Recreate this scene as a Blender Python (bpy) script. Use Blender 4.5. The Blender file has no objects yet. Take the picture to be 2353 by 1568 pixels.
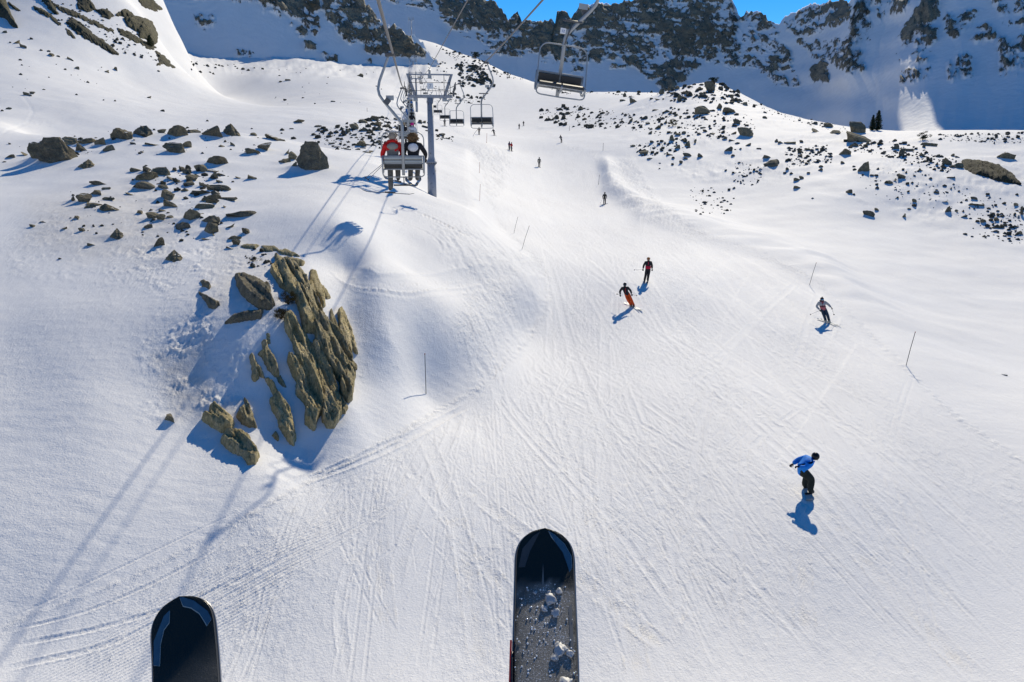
import bpy, bmesh, math, random
import numpy as np
from mathutils import Vector, Matrix, Quaternion

random.seed(7)
rng = np.random.default_rng(11)
scene = bpy.context.scene
COL = scene.collection

# ------------------------------------------------------------------ camera
FPX = 1812.0                     # focal length for a 2353 px wide picture
PITCH = math.radians(13.0)
SP, CP = math.sin(PITCH), math.cos(PITCH)
cam_d = bpy.data.cameras.new("camera")
cam_d.sensor_width = 36.0
cam_d.lens = 36.0 * FPX / 2353.0
cam_d.clip_start = 0.05
cam_d.clip_end = 6000.0
cam = bpy.data.objects.new("camera", cam_d)
cam.rotation_euler = (math.radians(90) - PITCH, 0, 0)
COL.objects.link(cam)
scene.camera = cam

# ------------------------------------------------------------------ light
SUN_AZ, SUN_EL = math.radians(19.1), math.radians(34.5)
world = bpy.data.worlds.new("World")
scene.world = world
world.use_nodes = True
wn, wl = world.node_tree.nodes, world.node_tree.links
wn.clear()
sky = wn.new("ShaderNodeTexSky")
sky.sky_type = 'NISHITA'
sky.sun_disc = False
sky.sun_elevation = SUN_EL
sky.sun_rotation = SUN_AZ
sky.altitude = 2400
sky.air_density = 1.0
sky.dust_density = 0.0
sky.ozone_density = 6.0
hs = wn.new("ShaderNodeHueSaturation")
hs.inputs['Saturation'].default_value = 1.28
bg = wn.new("ShaderNodeBackground")
bg.inputs['Strength'].default_value = 0.12
wo = wn.new("ShaderNodeOutputWorld")
wl.new(sky.outputs[0], hs.inputs['Color'])
wl.new(hs.outputs[0], bg.inputs[0])
wl.new(bg.outputs[0], wo.inputs[0])
sun_d = bpy.data.lights.new("sun", 'SUN')
sun_d.energy = 4.5
sun_d.angle = math.radians(0.53)
sun_d.color = (1.0, 0.905, 0.715)
sun = bpy.data.objects.new("sun", sun_d)
SUN_DIR = Vector((math.sin(SUN_AZ) * math.cos(SUN_EL), math.cos(SUN_AZ) * math.cos(SUN_EL), math.sin(SUN_EL)))
sun.rotation_euler = SUN_DIR.to_track_quat('Z', 'Y').to_euler()
sun.location = (60, 150, 200)
COL.objects.link(sun)
vs = scene.view_settings
vs.view_transform = 'Standard'
vs.look = 'None'
vs.exposure = 0.06
vs.gamma = 1.0
vs.use_curve_mapping = False
scene.cycles.max_bounces = 6
scene.cycles.diffuse_bounces = 2

# ------------------------------------------------------------------ helpers: noise
def _h(ix, iy, seed):
    n = (ix.astype(np.int64) * 374761393 + iy.astype(np.int64) * 668265263 + seed * 974634777) & 0xFFFFFFFF
    n = ((n ^ (n >> 13)) * 1274126177) & 0xFFFFFFFF
    n = n ^ (n >> 16)
    return n

def noise2(x, y, seed=0):
    ix, iy = np.floor(x), np.floor(y)
    fx, fy = x - ix, y - iy
    ux, uy = fx * fx * fx * (fx * (fx * 6 - 15) + 10), fy * fy * fy * (fy * (fy * 6 - 15) + 10)
    def g(dx, dy):
        a = _h(ix + dx, iy + dy, seed) * (2 * math.pi / 4294967296.0)
        return np.cos(a) * (fx - dx) + np.sin(a) * (fy - dy)
    a, b, c, d = g(0, 0), g(1, 0), g(0, 1), g(1, 1)
    return ((a + ux * (b - a)) * (1 - uy) + (c + ux * (d - c)) * uy) * 1.45

def fbm2(x, y, octv=4, seed=0, gain=0.5, ridged=False):
    s = np.zeros_like(x, dtype=float)
    a, t = 1.0, 0.0
    for o in range(octv):
        n = noise2(x, y, seed + o * 17)
        if ridged:
            n = 1 - 2 * np.abs(n)
        s += a * n
        t += a
        x, y = x * 2.03 + 5.2, y * 2.03 - 3.7
        a *= gain
    return s / t

def sstep(a, b, x):
    t = np.clip((x - a) / (b - a), 0, 1)
    return t * t * (3 - 2 * t)

def poly_sd(px, py, poly):
    """signed distance to a polygon, positive inside"""
    P = np.asarray(poly, float)
    Q = np.roll(P, -1, 0)
    d = np.full(px.shape, 1e9)
    ins = np.zeros(px.shape, bool)
    for (ax, ay), (bx, by) in zip(P, Q):
        ex, ey = bx - ax, by - ay
        t = np.clip(((px - ax) * ex + (py - ay) * ey) / (ex * ex + ey * ey + 1e-12), 0, 1)
        d = np.minimum(d, np.hypot(px - ax - t * ex, py - ay - t * ey))
        if ey != 0:
            c = ((ay > py) != (by > py)) & (px < ex * (py - ay) / ey + ax)
            ins ^= c
    return np.where(ins, d, -d)

# ------------------------------------------------------------------ helpers: sight lines of the photograph -> places in the world
def ray(x, y):
    """world direction for a point of the 2353x1568 picture, unit depth along the camera axis"""
    x = np.asarray(x, float); y = np.asarray(y, float)
    v = 784.0 - y
    return (x - 1176.5) / FPX, v * SP / FPX + CP, v * CP / FPX - SP

def at(x, y, d):
    a, b, c = ray(x, y)
    return Vector((float(a) * d, float(b) * d, float(c) * d))

def to_px(X, Y, Z):
    dep = Y * CP - Z * SP
    return 1176.5 + X / dep * FPX, 784.0 - (Z * CP + Y * SP) / dep * FPX, dep

# ------------------------------------------------------------------ helpers: objects
def tag(o, label=None, cat=None, group=None, kind=None):
    if label: o["label"] = label
    if cat: o["category"] = cat
    if group: o["group"] = group
    if kind: o["kind"] = kind
    return o

def link(name, me, parent=None, mat=None, loc=None):
    o = bpy.data.objects.new(name, me)
    COL.objects.link(o)
    if parent is not None: o.parent = parent
    if loc is not None: o.location = loc
    if mat is not None and me is not None and len(me.materials) == 0: me.materials.append(mat)
    return o

def empty(name, loc=(0, 0, 0), rot=(0, 0, 0)):
    o = bpy.data.objects.new(name, None)
    o.empty_display_size = 0.2
    COL.objects.link(o)
    o.location = loc
    o.rotation_euler = rot
    return o

def np_mesh(name, V, F, smooth=True):
    V = np.ascontiguousarray(V, np.float32)
    F = np.ascontiguousarray(F, np.int32)
    k = F.shape[1]
    me = bpy.data.meshes.new(name)
    me.vertices.add(len(V)); me.vertices.foreach_set("co", V.ravel())
    me.loops.add(F.size); me.loops.foreach_set("vertex_index", F.ravel())
    me.polygons.add(len(F))
    me.polygons.foreach_set("loop_start", np.arange(0, F.size, k, dtype=np.int32))
    me.polygons.foreach_set("loop_total", np.full(len(F), k, np.int32))
    me.update(calc_edges=True)
    me.polygons.foreach_set("use_smooth", np.full(len(F), smooth, bool))
    return me

def fattr(me, name, vals):
    a = me.attributes.new(name, 'FLOAT', 'POINT')
    a.data.foreach_set("value", np.ascontiguousarray(vals, np.float32).ravel())

def grid_faces(nr, nc):
    i = np.arange(nr * nc, dtype=np.int32).reshape(nr, nc)
    return np.stack([i[:-1, :-1], i[:-1, 1:], i[1:, 1:], i[1:, :-1]], -1).reshape(-1, 4)

def text_mesh(body, size, parent, mat, loc, rot, offset=0.0):
    fc = bpy.data.curves.new("number", 'FONT'); fc.body = body; fc.size = size; fc.align_x = 'CENTER'; fc.extrude = 0.001; fc.offset = offset
    o = bpy.data.objects.new("number", fc); COL.objects.link(o)
    dg = bpy.context.evaluated_depsgraph_get(); dg.update()
    me = bpy.data.meshes.new_from_object(o.evaluated_get(dg))
    bpy.data.objects.remove(o); bpy.data.curves.remove(fc)
    me.materials.clear()
    n = link("number", me, parent, mat, loc); n.rotation_euler = rot
    return n

class MB:
    """collects boxes, tubes and plates; build() links them as one mesh"""
    def __init__(self): self.bm = bmesh.new()
    def box(self, c, s, rot=None, bev=0.0):
        M = Matrix.Translation(Vector(c)) @ (rot.to_4x4() if rot is not None else Matrix.Identity(4)) @ Matrix.Diagonal((s[0], s[1], s[2], 1))
        r = bmesh.ops.create_cube(self.bm, size=1.0, matrix=M)
        if bev > 0:
            es = list({e for v in r['verts'] for e in v.link_edges})
            bmesh.ops.bevel(self.bm, geom=es, offset=bev, segments=1, affect='EDGES')
        return self
    def tube(self, pts, r, n=8, caps=True):
        pts = [Vector(p) for p in pts]
        rs = r if isinstance(r, (list, tuple)) else [r] * len(pts)
        rings = []
        up = None
        for i, p in enumerate(pts):
            t = (pts[min(i + 1, len(pts) - 1)] - pts[max(i - 1, 0)]).normalized()
            if up is None:
                up = Vector((0, 0, 1)) if abs(t.z) < 0.9 else Vector((1, 0, 0))
            a = t.cross(up)
            if a.length < 1e-4: a = t.orthogonal()
            a.normalize(); b = a.cross(t).normalized(); up = b
            rings.append([self.bm.verts.new(p + (a * math.cos(2 * math.pi * k / n) + b * math.sin(2 * math.pi * k / n)) * rs[i]) for k in range(n)])
        for A, B in zip(rings, rings[1:]):
            for k in range(n):
                f = self.bm.faces.new((A[k], A[(k + 1) % n], B[(k + 1) % n], B[k])); f.smooth = True
        if caps:
            self.bm.faces.new(rings[0][::-1]); self.bm.faces.new(rings[-1])
        return self
    def ball(self, c, r, u=10, v=7, sc=(1, 1, 1)):
        M = Matrix.Translation(Vector(c)) @ Matrix.Diagonal((r * sc[0], r * sc[1], r * sc[2], 1))
        g = bmesh.ops.create_uvsphere(self.bm, u_segments=u, v_segments=v, radius=1.0, matrix=M)
        for vv in g['verts']:
            for f in vv.link_faces: f.smooth = True
        return self
    def build(self, name, mat, parent=None, loc=None):
        bmesh.ops.recalc_face_normals(self.bm, faces=self.bm.faces[:])
        me = bpy.data.meshes.new(name)
        self.bm.to_mesh(me); self.bm.free()
        return link(name, me, parent, mat, loc)

def arc(c, r, a0, a1, n, ax='xz'):
    out = []
    for i in range(n + 1):
        a = math.radians(a0 + (a1 - a0) * i / n)
        out.append((c[0] + r * math.cos(a), c[1], c[2] + r * math.sin(a)))
    return out

def copy_tree(o, parent=None):
    c = o.copy(); COL.objects.link(c)
    if parent is not None: c.parent = parent
    for ch in list(o.children): copy_tree(ch, c)
    return c

# ------------------------------------------------------------------ materials
def base_mat(name):
    m = bpy.data.materials.new(name); m.use_nodes = True
    nt = m.node_tree
    return m, nt.nodes, nt.links, nt.nodes["Principled BSDF"]

def plain(name, col, rough=0.5, metal=0.0, var=0.12, scale=6.0, spec=0.5):
    m, n, l, b = base_mat(name)
    tc = n.new("ShaderNodeTexCoord"); no = n.new("ShaderNodeTexNoise")
    no.inputs['Scale'].default_value = scale; no.inputs['Detail'].default_value = 5
    l.new(tc.outputs['Object'], no.inputs['Vector'])
    mx = n.new("ShaderNodeMix"); mx.data_type = 'RGBA'
    mx.inputs['A'].default_value = tuple(c * (1 - var) for c in col) + (1,)
    mx.inputs['B'].default_value = tuple(min(1, c * (1 + var)) for c in col) + (1,)
    l.new(no.outputs['Fac'], mx.inputs['Factor'])
    l.new(mx.outputs['Result'], b.inputs['Base Color'])
    b.inputs['Roughness'].default_value = rough
    b.inputs['Metallic'].default_value = metal
    b.inputs['Specular IOR Level'].default_value = spec
    return m

def math_node(n, l, op, a, b=None, c=None):
    m = n.new("ShaderNodeMath"); m.operation = op
    for i, v in enumerate((a, b, c)):
        if v is None: continue
        if isinstance(v, (int, float)): m.inputs[i].default_value = v
        else: l.new(v, m.inputs[i])
    return m.outputs[0]

def noise_node(n, l, vec, scale, detail=4, rough=0.55, dist=0.0):
    t = n.new("ShaderNodeTexNoise")
    t.inputs['Scale'].default_value = scale; t.inputs['Detail'].default_value = detail
    t.inputs['Roughness'].default_value = rough; t.inputs['Distortion'].default_value = dist
    l.new(vec, t.inputs['Vector'])
    return t

def ramp(n, l, fac, stops):
    r = n.new("ShaderNodeValToRGB")
    e = r.color_ramp.elements
    while len(e) < len(stops): e.new(0.5)
    for el, (p, c) in zip(e, stops):
        el.position = p; el.color = tuple(c) + (1,)
    l.new(fac, r.inputs['Fac'])
    return r.outputs['Color']

SNOW = (0.835, 0.825, 0.81)
def snow_nodes(n, l, b, far=False):
    """colour, roughness and bump of snow, on the given Principled node"""
    geo = n.new("ShaderNodeNewGeometry")
    pos = geo.outputs['Position']
    tint = noise_node(n, l, pos, 0.11, 4)
    col = ramp(n, l, tint.outputs['Fac'], [(0.3, (SNOW[0] * .965, SNOW[1] * .96, SNOW[2] * .955)), (0.7, SNOW)])
    return geo, pos, col

def make_snow(name, piste=True):
    m, n, l, b = base_mat(name)
    geo, pos, col = snow_nodes(n, l, b)
    rough = n.new("ShaderNodeAttribute"); rough.attribute_name = "rough"
    track = n.new("ShaderNodeAttribute"); track.attribute_name = "track"
    dirt = n.new("ShaderNodeAttribute"); dirt.attribute_name = "dirt"
    mx = n.new("ShaderNodeMix"); mx.data_type = 'RGBA'
    dn = noise_node(n, l, pos, 1.7, 5)
    l.new(math_node(n, l, 'MULTIPLY', dirt.outputs['Fac'], dn.outputs['Fac']), mx.inputs['Factor'])
    l.new(col, mx.inputs['A']); mx.inputs['B'].default_value = (0.42, 0.36, 0.28, 1)
    l.new(mx.outputs['Result'], b.inputs['Base Color'])
    b.inputs['Specular IOR Level'].default_value = 0.06
    l.new(math_node(n, l, 'SUBTRACT', 0.70, math_node(n, l, 'MULTIPLY', track.outputs['Fac'], 0.2)), b.inputs['Roughness'])
    # grain: fine crust, medium crumbs stretched along the fall line, coarse wind ripple
    mp = n.new("ShaderNodeMapping"); mp.inputs['Scale'].default_value = (1.0, 0.42, 1.0)
    l.new(pos, mp.inputs['Vector'])
    f1 = noise_node(n, l, pos, 16.0, 3, 0.6)
    f2 = noise_node(n, l, mp.outputs[0], 4.6, 6, 0.66)
    f3 = noise_node(n, l, mp.outputs[0], 1.0, 3, 0.55)
    patch = noise_node(n, l, mp.outputs[0], 0.22, 3, 0.6)
    amp = math_node(n, l, 'MULTIPLY_ADD', patch.outputs['Fac'], 3.2, -0.75); amp.node.use_clamp = False
    amp = math_node(n, l, 'MAXIMUM', amp, 0.25)
    crumbs = math_node(n, l, 'MULTIPLY', math_node(n, l, 'POWER', f2.outputs['Fac'], 3.0), amp)
    h = math_node(n, l, 'ADD', math_node(n, l, 'MULTIPLY', f1.outputs['Fac'], 0.022),
                  math_node(n, l, 'MULTIPLY', crumbs, math_node(n, l, 'ADD', 0.05, math_node(n, l, 'MULTIPLY', rough.outputs['Fac'], 0.16))))
    h = math_node(n, l, 'ADD', h, math_node(n, l, 'MULTIPLY', f3.outputs['Fac'], 0.05))
    bp = n.new("ShaderNodeBump"); bp.inputs['Strength'].default_value = 0.75; bp.inputs['Distance'].default_value = 1.0
    l.new(h, bp.inputs['Height']); l.new(bp.outputs[0], b.inputs['Normal'])
    return m

def rock_color(n, l, vec, cols, lichen, sc=1.0):
    big = noise_node(n, l, vec, 0.9 * sc, 6, 0.65)
    fine = noise_node(n, l, vec, 9.0 * sc, 5, 0.7)
    c1 = ramp(n, l, big.outputs['Fac'], [(0.28, cols[0]), (0.5, cols[1]), (0.72, cols[2])])
    c2 = ramp(n, l, fine.outputs['Fac'], [(0.3, (0.42, 0.42, 0.42)), (0.5, (1.0, 1.0, 0.98)), (0.68, (1.55, 1.5, 1.42))])
    mu = n.new("ShaderNodeMix"); mu.data_type = 'RGBA'; mu.blend_type = 'MULTIPLY'; mu.inputs['Factor'].default_value = 1.0
    l.new(c1, mu.inputs['A']); l.new(c2, mu.inputs['B'])
    out = mu.outputs['Result']
    if lichen > 0:
        li = noise_node(n, l, vec, 3.1 * sc, 6, 0.7, 0.4)
        f = ramp(n, l, li.outputs['Fac'], [(0.54, (0, 0, 0)), (0.66, (lichen,) * 3)])
        ml = n.new("ShaderNodeMix"); ml.data_type = 'RGBA'
        l.new(f, ml.inputs['Factor']); l.new(out, ml.inputs['A']); ml.inputs['B'].default_value = (0.235, 0.225, 0.06, 1)
        out = ml.outputs['Result']
    return out, big, fine

def make_rock(name, cols, lichen=0.5, sc=1.0, bump=0.09, streak=None, caps=0.0):
    m, n, l, b = base_mat(name)
    tc = n.new("ShaderNodeTexCoord"); geo = n.new("ShaderNodeNewGeometry")
    oi = n.new("ShaderNodeObjectInfo")
    sh = n.new("ShaderNodeVectorMath"); sh.operation = 'ADD'
    l.new(geo.outputs['Position'], sh.inputs[0])
    vec = sh.outputs[0]
    if streak:
        mp = n.new("ShaderNodeMapping"); mp.inputs['Rotation'].default_value = streak[0]; mp.inputs['Scale'].default_value = streak[1]
        l.new(vec, mp.inputs['Vector']); vec = mp.outputs[0]
    col, big, fine = rock_color(n, l, vec, cols, lichen, sc)
    b.inputs['Roughness'].default_value = 0.9
    b.inputs['Specular IOR Level'].default_value = 0.2
    hv = math_node(n, l, 'MULTIPLY_ADD', 0.0, 0.0, 0.0)
    var = n.new("ShaderNodeMix"); var.data_type = 'RGBA'; var.blend_type = 'MULTIPLY'; var.inputs['Factor'].default_value = 1.0
    rv = ramp(n, l, oi.outputs['Random'], [(0.0, (0.78, 0.78, 0.8)), (1.0, (1.2, 1.15, 1.05))])
    l.new(col, var.inputs['A']); l.new(rv, var.inputs['B'])
    out = var.outputs['Result']
    if caps > 0:
        sx = n.new("ShaderNodeSeparateXYZ"); l.new(geo.outputs['Normal'], sx.inputs[0])
        cn = noise_node(n, l, geo.outputs['Position'], 2.2, 4)
        f = math_node(n, l, 'ADD', sx.outputs[2], math_node(n, l, 'MULTIPLY', cn.outputs['Fac'], 0.5))
        f = ramp(n, l, f, [(1.30 - caps, (0, 0, 0)), (1.34 - caps, (1, 1, 1))]) if False else math_node(n, l, 'GREATER_THAN', f, 1.36 - caps)
        mc = n.new("ShaderNodeMix"); mc.data_type = 'RGBA'
        l.new(f, mc.inputs['Factor']); l.new(out, mc.inputs['A']); mc.inputs['B'].default_value = SNOW + (1,)
        out = mc.outputs['Result']
    l.new(out, b.inputs['Base Color'])
    h = math_node(n, l, 'ADD', math_node(n, l, 'MULTIPLY', big.outputs['Fac'], 2.0), fine.outputs['Fac'])
    bp = n.new("ShaderNodeBump"); bp.inputs['Strength'].default_value = 0.9; bp.inputs['Distance'].default_value = bump
    l.new(h, bp.inputs['Height']); l.new(bp.outputs[0], b.inputs['Normal'])
    return m

def make_mountain(name, cols, sc=0.12):
    """snow slope with bare rock where the mesh carries the attribute rock"""
    m, n, l, b = base_mat(name)
    geo, pos, scol = snow_nodes(n, l, b)
    at_ = n.new("ShaderNodeAttribute"); at_.attribute_name = "rock"
    br = n.new("ShaderNodeAttribute"); br.attribute_name = "brown"
    col, big, fine = rock_color(n, l, pos, cols, 0.0, sc)
    mb = n.new("ShaderNodeMix"); mb.data_type = 'RGBA'
    l.new(br.outputs['Fac'], mb.inputs['Factor']); l.new(col, mb.inputs['A']); mb.inputs['B'].default_value = (0.16, 0.105, 0.05, 1)
    det = noise_node(n, l, pos, 0.2, 9, 0.7)
    f = math_node(n, l, 'ADD', at_.outputs['Fac'], math_node(n, l, 'MULTIPLY', math_node(n, l, 'SUBTRACT', det.outputs['Fac'], 0.5), 1.3))
    fac = math_node(n, l, 'MULTIPLY', math_node(n, l, 'SUBTRACT', f, 0.44), 14.0)
    fac.node.use_clamp = True
    mx = n.new("ShaderNodeMix"); mx.data_type = 'RGBA'
    l.new(fac, mx.inputs['Factor']); l.new(scol, mx.inputs['A']); l.new(mb.outputs['Result'], mx.inputs['B'])
    l.new(mx.outputs['Result'], b.inputs['Base Color'])
    b.inputs['Roughness'].default_value = 0.75; b.inputs['Specular IOR Level'].default_value = 0.2
    sn = noise_node(n, l, pos, 0.25, 4, 0.5)
    h = math_node(n, l, 'ADD', math_node(n, l, 'MULTIPLY', math_node(n, l, 'MULTIPLY', det.outputs['Fac'], fac), 3.0),
                  math_node(n, l, 'MULTIPLY', sn.outputs['Fac'], 0.5))
    bp = n.new("ShaderNodeBump"); bp.inputs['Strength'].default_value = 0.9; bp.inputs['Distance'].default_value = 1.0
    l.new(h, bp.inputs['Height']); l.new(bp.outputs[0], b.inputs['Normal'])
    return m

MAT = {}
MAT['snow'] = make_snow("snow")
MAT['mountain'] = make_mountain("mountain_snow_and_rock", [(0.12, 0.11, 0.085), (0.22, 0.195, 0.145), (0.34, 0.29, 0.20)])
MAT['boulder'] = make_rock("boulder_rock", [(0.11, 0.10, 0.076), (0.20, 0.18, 0.132), (0.33, 0.285, 0.20)], 0.4, 2.2, 0.08)
MAT['boulder_snowy'] = make_rock("boulder_rock_snowy", [(0.10, 0.088, 0.065), (0.19, 0.165, 0.115), (0.31, 0.26, 0.175)], 0.35, 2.2, 0.08, caps=0.16)
MAT['boulder_far'] = make_rock("far_boulder_rock", [(0.05, 0.05, 0.042), (0.09, 0.086, 0.066), (0.15, 0.14, 0.105)], 0.2, 0.6, 0.12)
MAT['slab'] = make_rock("slab_rock", [(0.27, 0.225, 0.125), (0.42, 0.355, 0.205), (0.50, 0.43, 0.29)], 0.55, 1.3, 0.12,
                        streak=((0, 0, 0), (1.8, 0.7, 0.7)))
MAT['crag'] = make_rock("crag_rock", [(0.045, 0.045, 0.034), (0.085, 0.08, 0.054), (0.15, 0.135, 0.08)], 0.4, 0.8, 0.25)
# ------------------------------------------------------------------ where the rocks stand in the photograph
ROCKS = []   # cluster, x, y of the foot, width, height in the picture
def take(cl, fx, ox, oy, lst):
    for x, y, w, h in lst: ROCKS.append((cl, ox + fx * x, oy + fx * y, w * fx, h * fx))
A = (.25, 0, 275.8)
take('crest', *A, [(500,405,330,245),(330,400,120,195),(640,240,150,85),(790,230,140,60),(925,240,110,80),(1100,200,200,130),(1310,165,190,115),(1490,135,80,55),(1630,165,190,110),(1760,125,140,40),(1960,170,190,115),(2120,165,190,130),(2330,150,60,35)])
take('behindcrest', *A, [(95,355,75,40),(225,335,120,35),(745,300,100,90),(980,300,110,65),(1230,232,70,35),(1395,243,140,45),(1600,310,200,100),(1700,265,110,70),(1610,235,30,35),(2030,250,90,25),(2140,245,50,45),(2320,325,120,75),(795,330,35,22),(1310,307,50,28),(790,450,190,90),(2000,420,200,95),(35,395,40,18)])
take('heap', *A, [(1360,490,100,70),(1260,485,140,40),(1350,565,220,90),(1480,530,160,95),(1595,475,60,40),(1665,470,50,45),(1710,505,80,60),(1840,485,120,75),(1945,485,100,40),(1960,545,90,75),(2030,520,70,35),(1760,565,110,65),(1585,570,120,50),(1655,585,70,35),(1740,610,110,50),(1815,527,55,32),(2200,545,90,25),(2310,550,80,50),(1330,645,180,80),(1500,640,100,50),(1460,600,120,30),(1700,665,110,45),(1870,620,80,55),(2000,670,200,75),(1970,695,160,50),(1850,700,220,60),(1950,760,200,80),(2100,755,180,50),(1930,785,150,60),(2015,580,60,40)])
take('lower', *A, [(890,600,150,40),(975,645,75,30),(860,700,120,60),(770,770,130,95),(670,755,70,75),(850,795,130,45),(800,825,130,45),(1000,745,110,38),(980,845,170,85),(1520,745,160,110),(1570,810,150,80),(1200,695,110,30),(1860,830,180,70),(2200,893,260,60),(1270,868,80,40),(1395,920,110,75),(1480,930,80,65),(1565,915,70,40),(1485,848,65,40),(1765,940,170,125),(1860,900,90,40),(1945,960,180,85),(1935,1045,140,110),(2100,1005,95,65),(1970,1070,80,30),(1890,1105,85,25),(2250,1055,80,60),(2150,1100,120,45),(2170,1158,75,65),(2120,1193,90,35),(1350,1005,80,55),(1660,1015,150,70),(1460,1175,100,95),(1590,1300,210,110),(1065,1095,150,105),(745,1030,60,40),(580,1010,60,35),(290,990,60,30),(390,945,60,20),(690,915,70,38),(835,1165,65,38),(545,1283,35,14),(1890,1550,90,75),(2070,815,70,25)])
take('saddle', .25, 588.3, 0, [(505,1578,285,275),(165,1300,190,75),(85,1390,140,80),(280,1425,45,65),(340,1480,80,90),(255,1505,110,50),(350,1567,60,80),(10,1430,40,40)])
M = (.12456, 792.8, 252.8)
take('mid', *M, [(490,200,210,90),(330,260,170,90),(540,300,230,90),(160,370,180,110),(30,345,70,50),(600,390,110,100),(370,400,170,70),(50,430,100,70),(440,490,110,30),(160,480,130,45),(300,450,60,30),(650,540,100,40),(580,620,100,55),(660,605,80,35),(260,690,240,130),(450,660,110,45),(330,715,110,22),(40,740,110,50),(230,745,90,40),(400,800,240,50),(910,445,90,50),(850,485,150,35),(770,245,140,28),(590,155,50,30),(640,160,70,40),(940,190,90,45),(1000,170,70,35),(760,300,150,25),(750,385,70,15),(740,610,40,30),(735,655,40,20),(1370,250,120,65),(1450,250,80,50),(1540,260,60,40),(1490,340,140,60),(1690,400,60,50),(1800,490,100,60),(1530,400,130,25),(-150,700,120,50),(-60,560,90,40),(-250,640,110,45)])
take('hillside', .25, 0, 0, [(35,305,45,25),(140,405,65,35),(215,445,65,45),(255,885,85,45),(295,870,50,30),(400,830,30,15),(700,635,45,25),(970,665,50,25),(1055,645,45,30),(1360,905,45,28),(1055,935,22,20),(1490,1030,35,25),(1905,1118,22,18),(635,550,45,28),(455,515,70,30),(375,468,35,18),(70,1010,55,22),(15,1025,30,20),(1840,668,30,20),(1455,660,25,15)])
take('valley', .25, 588.3, 0, [(955,705,60,30),(290,745,50,20),(265,930,32,22),(705,940,40,14),(385,1135,110,35),(560,1175,80,28),(430,905,25,12),(540,958,20,12),(325,1190,40,12),(60,640,25,16)])
H = (.1587, 1424.8, 172.35)
take('hilltop', *H, [(315,240,90,85),(385,235,50,85),(1300,240,170,150),(1080,130,110,40),(870,145,90,35),(940,120,110,50),(610,290,90,90),(740,240,100,90),(820,220,90,60),(780,290,100,40),(870,375,80,90),(930,360,80,50),(195,410,110,75),(180,330,80,30),(40,385,80,35),(455,360,55,30),(550,370,90,35),(1605,320,90,45),(1720,385,110,40),(1800,445,90,55),(1940,470,40,50),(1320,400,70,25),(1480,340,60,35),(1350,350,60,30),(1180,300,70,50),(1100,320,60,40),(970,290,70,60)])
take('wedge', *H, [(1200,585,220,135),(1435,505,90,90),(1605,565,190,85),(1325,530,80,30),(1165,590,90,40),(1100,640,80,40),(1205,630,70,30),(1245,660,60,45),(2100,640,70,45),(1690,720,110,80),(1820,900,230,140),(1640,880,90,60),(1515,940,70,45),(1615,960,80,35),(1710,1000,90,25),(1855,1035,95,45),(2010,1080,70,25),(1575,1120,100,90),(1640,1185,60,40),(1665,1090,40,20),(1745,1080,40,25)])
take('field', *H, [(740,490,45,35),(520,520,90,25),(665,550,100,45),(725,575,60,50),(815,600,65,40),(355,650,90,60),(300,630,60,30),(155,685,60,60),(215,695,55,50),(260,705,40,35),(400,720,70,40),(275,745,60,35),(650,715,80,75),(550,785,90,60),(570,690,40,35),(440,860,50,50),(760,970,90,100),(840,880,90,40),(930,860,70,50),(975,1040,80,90),(830,1080,90,60),(1090,990,60,60),(905,960,80,40),(350,1155,140,60),(525,1150,60,35),(715,1170,90,45),(975,1190,130,60),(940,1230,80,40),(1165,1200,80,60),(770,1220,50,40),(440,1225,100,25),(880,1290,55,50),(760,1310,45,35),(575,1285,40,15),(575,1365,30,20),(190,1050,80,40),(285,1035,50,35),(470,990,70,40),(600,975,50,35),(560,1020,50,40),(1335,870,100,40),(1150,870,70,35),(1230,830,70,40),(1305,790,45,30),(1200,780,90,30),(990,895,45,30),(1125,800,35,25)])
G = (.1539, 1769.5, 275.8)
take('right', .1587, 1424.8, 172.35, [(2140,1215,130,50),(2230,1340,240,110),(2260,985,55,60),(2320,1000,60,40),(1940,1400,40,50),(1870,1380,30,35),(1530,1395,40,30)])
take('right', *G, [(690,190,140,45),(990,215,170,65),(660,75,100,50),(880,120,150,80),(1100,75,230,60),(1310,205,260,185),(1330,340,430,140),(1270,410,110,60),(1110,540,170,110),(470,345,60,45),(310,365,160,60),(165,360,80,35),(465,490,60,40),(570,460,100,40),(640,500,50,40),(600,510,40,30),(785,440,70,30),(840,555,45,30),(690,530,50,30),(480,640,80,35),(725,610,50,25),(1090,660,60,45),(1400,785,165,175),(1510,760,110,30),(260,755,50,50),(220,810,50,35),(320,815,50,40),(770,710,70,35),(755,760,60,40),(575,805,50,30),(410,920,90,60),(470,890,70,60),(425,1030,140,35),(635,1180,45,25),(1180,1105,95,70),(1250,1125,45,35),(1480,1450,180,100),(1590,1360,75,45),(1580,920,60,25),(1790,960,110,60),(1850,925,100,45),(1520,840,60,30),(1465,375,60,50)])
take('rim', .19053, 2054.5, 275.8, [(25,370,90,90),(100,450,90,110),(190,385,110,40),(265,355,40,25),(440,320,180,50),(360,340,40,40),(350,450,80,55),(640,560,110,110),(540,455,60,40),(410,490,40,40),(710,445,40,40),(765,460,50,35),(760,590,160,70),(700,710,110,35),(1350,470,210,85),(520,560,50,35),(320,620,50,40),(90,715,100,65),(490,880,50,30),(245,1000,60,50),(190,1085,60,25),(120,1180,55,55),(610,1000,90,50),(650,1115,70,80),(750,1120,70,40),(970,970,80,45),(1030,1050,180,75),(850,1180,70,35),(1080,1240,80,50),(1240,1220,60,50),(1250,1110,40,25),(1220,1355,60,30),(1305,1300,60,45),(1470,1300,60,40),(1540,1160,60,120),(1470,1040,60,40),(1340,1250,50,25),(1520,1385,70,35),(860,1390,50,30),(940,1415,30,20),(1090,1415,70,20),(1375,1390,50,15),(1230,195,50,25),(1340,265,50,25),(1210,290,30,30),(1480,910,40,30),(1155,940,30,20)])
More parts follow.
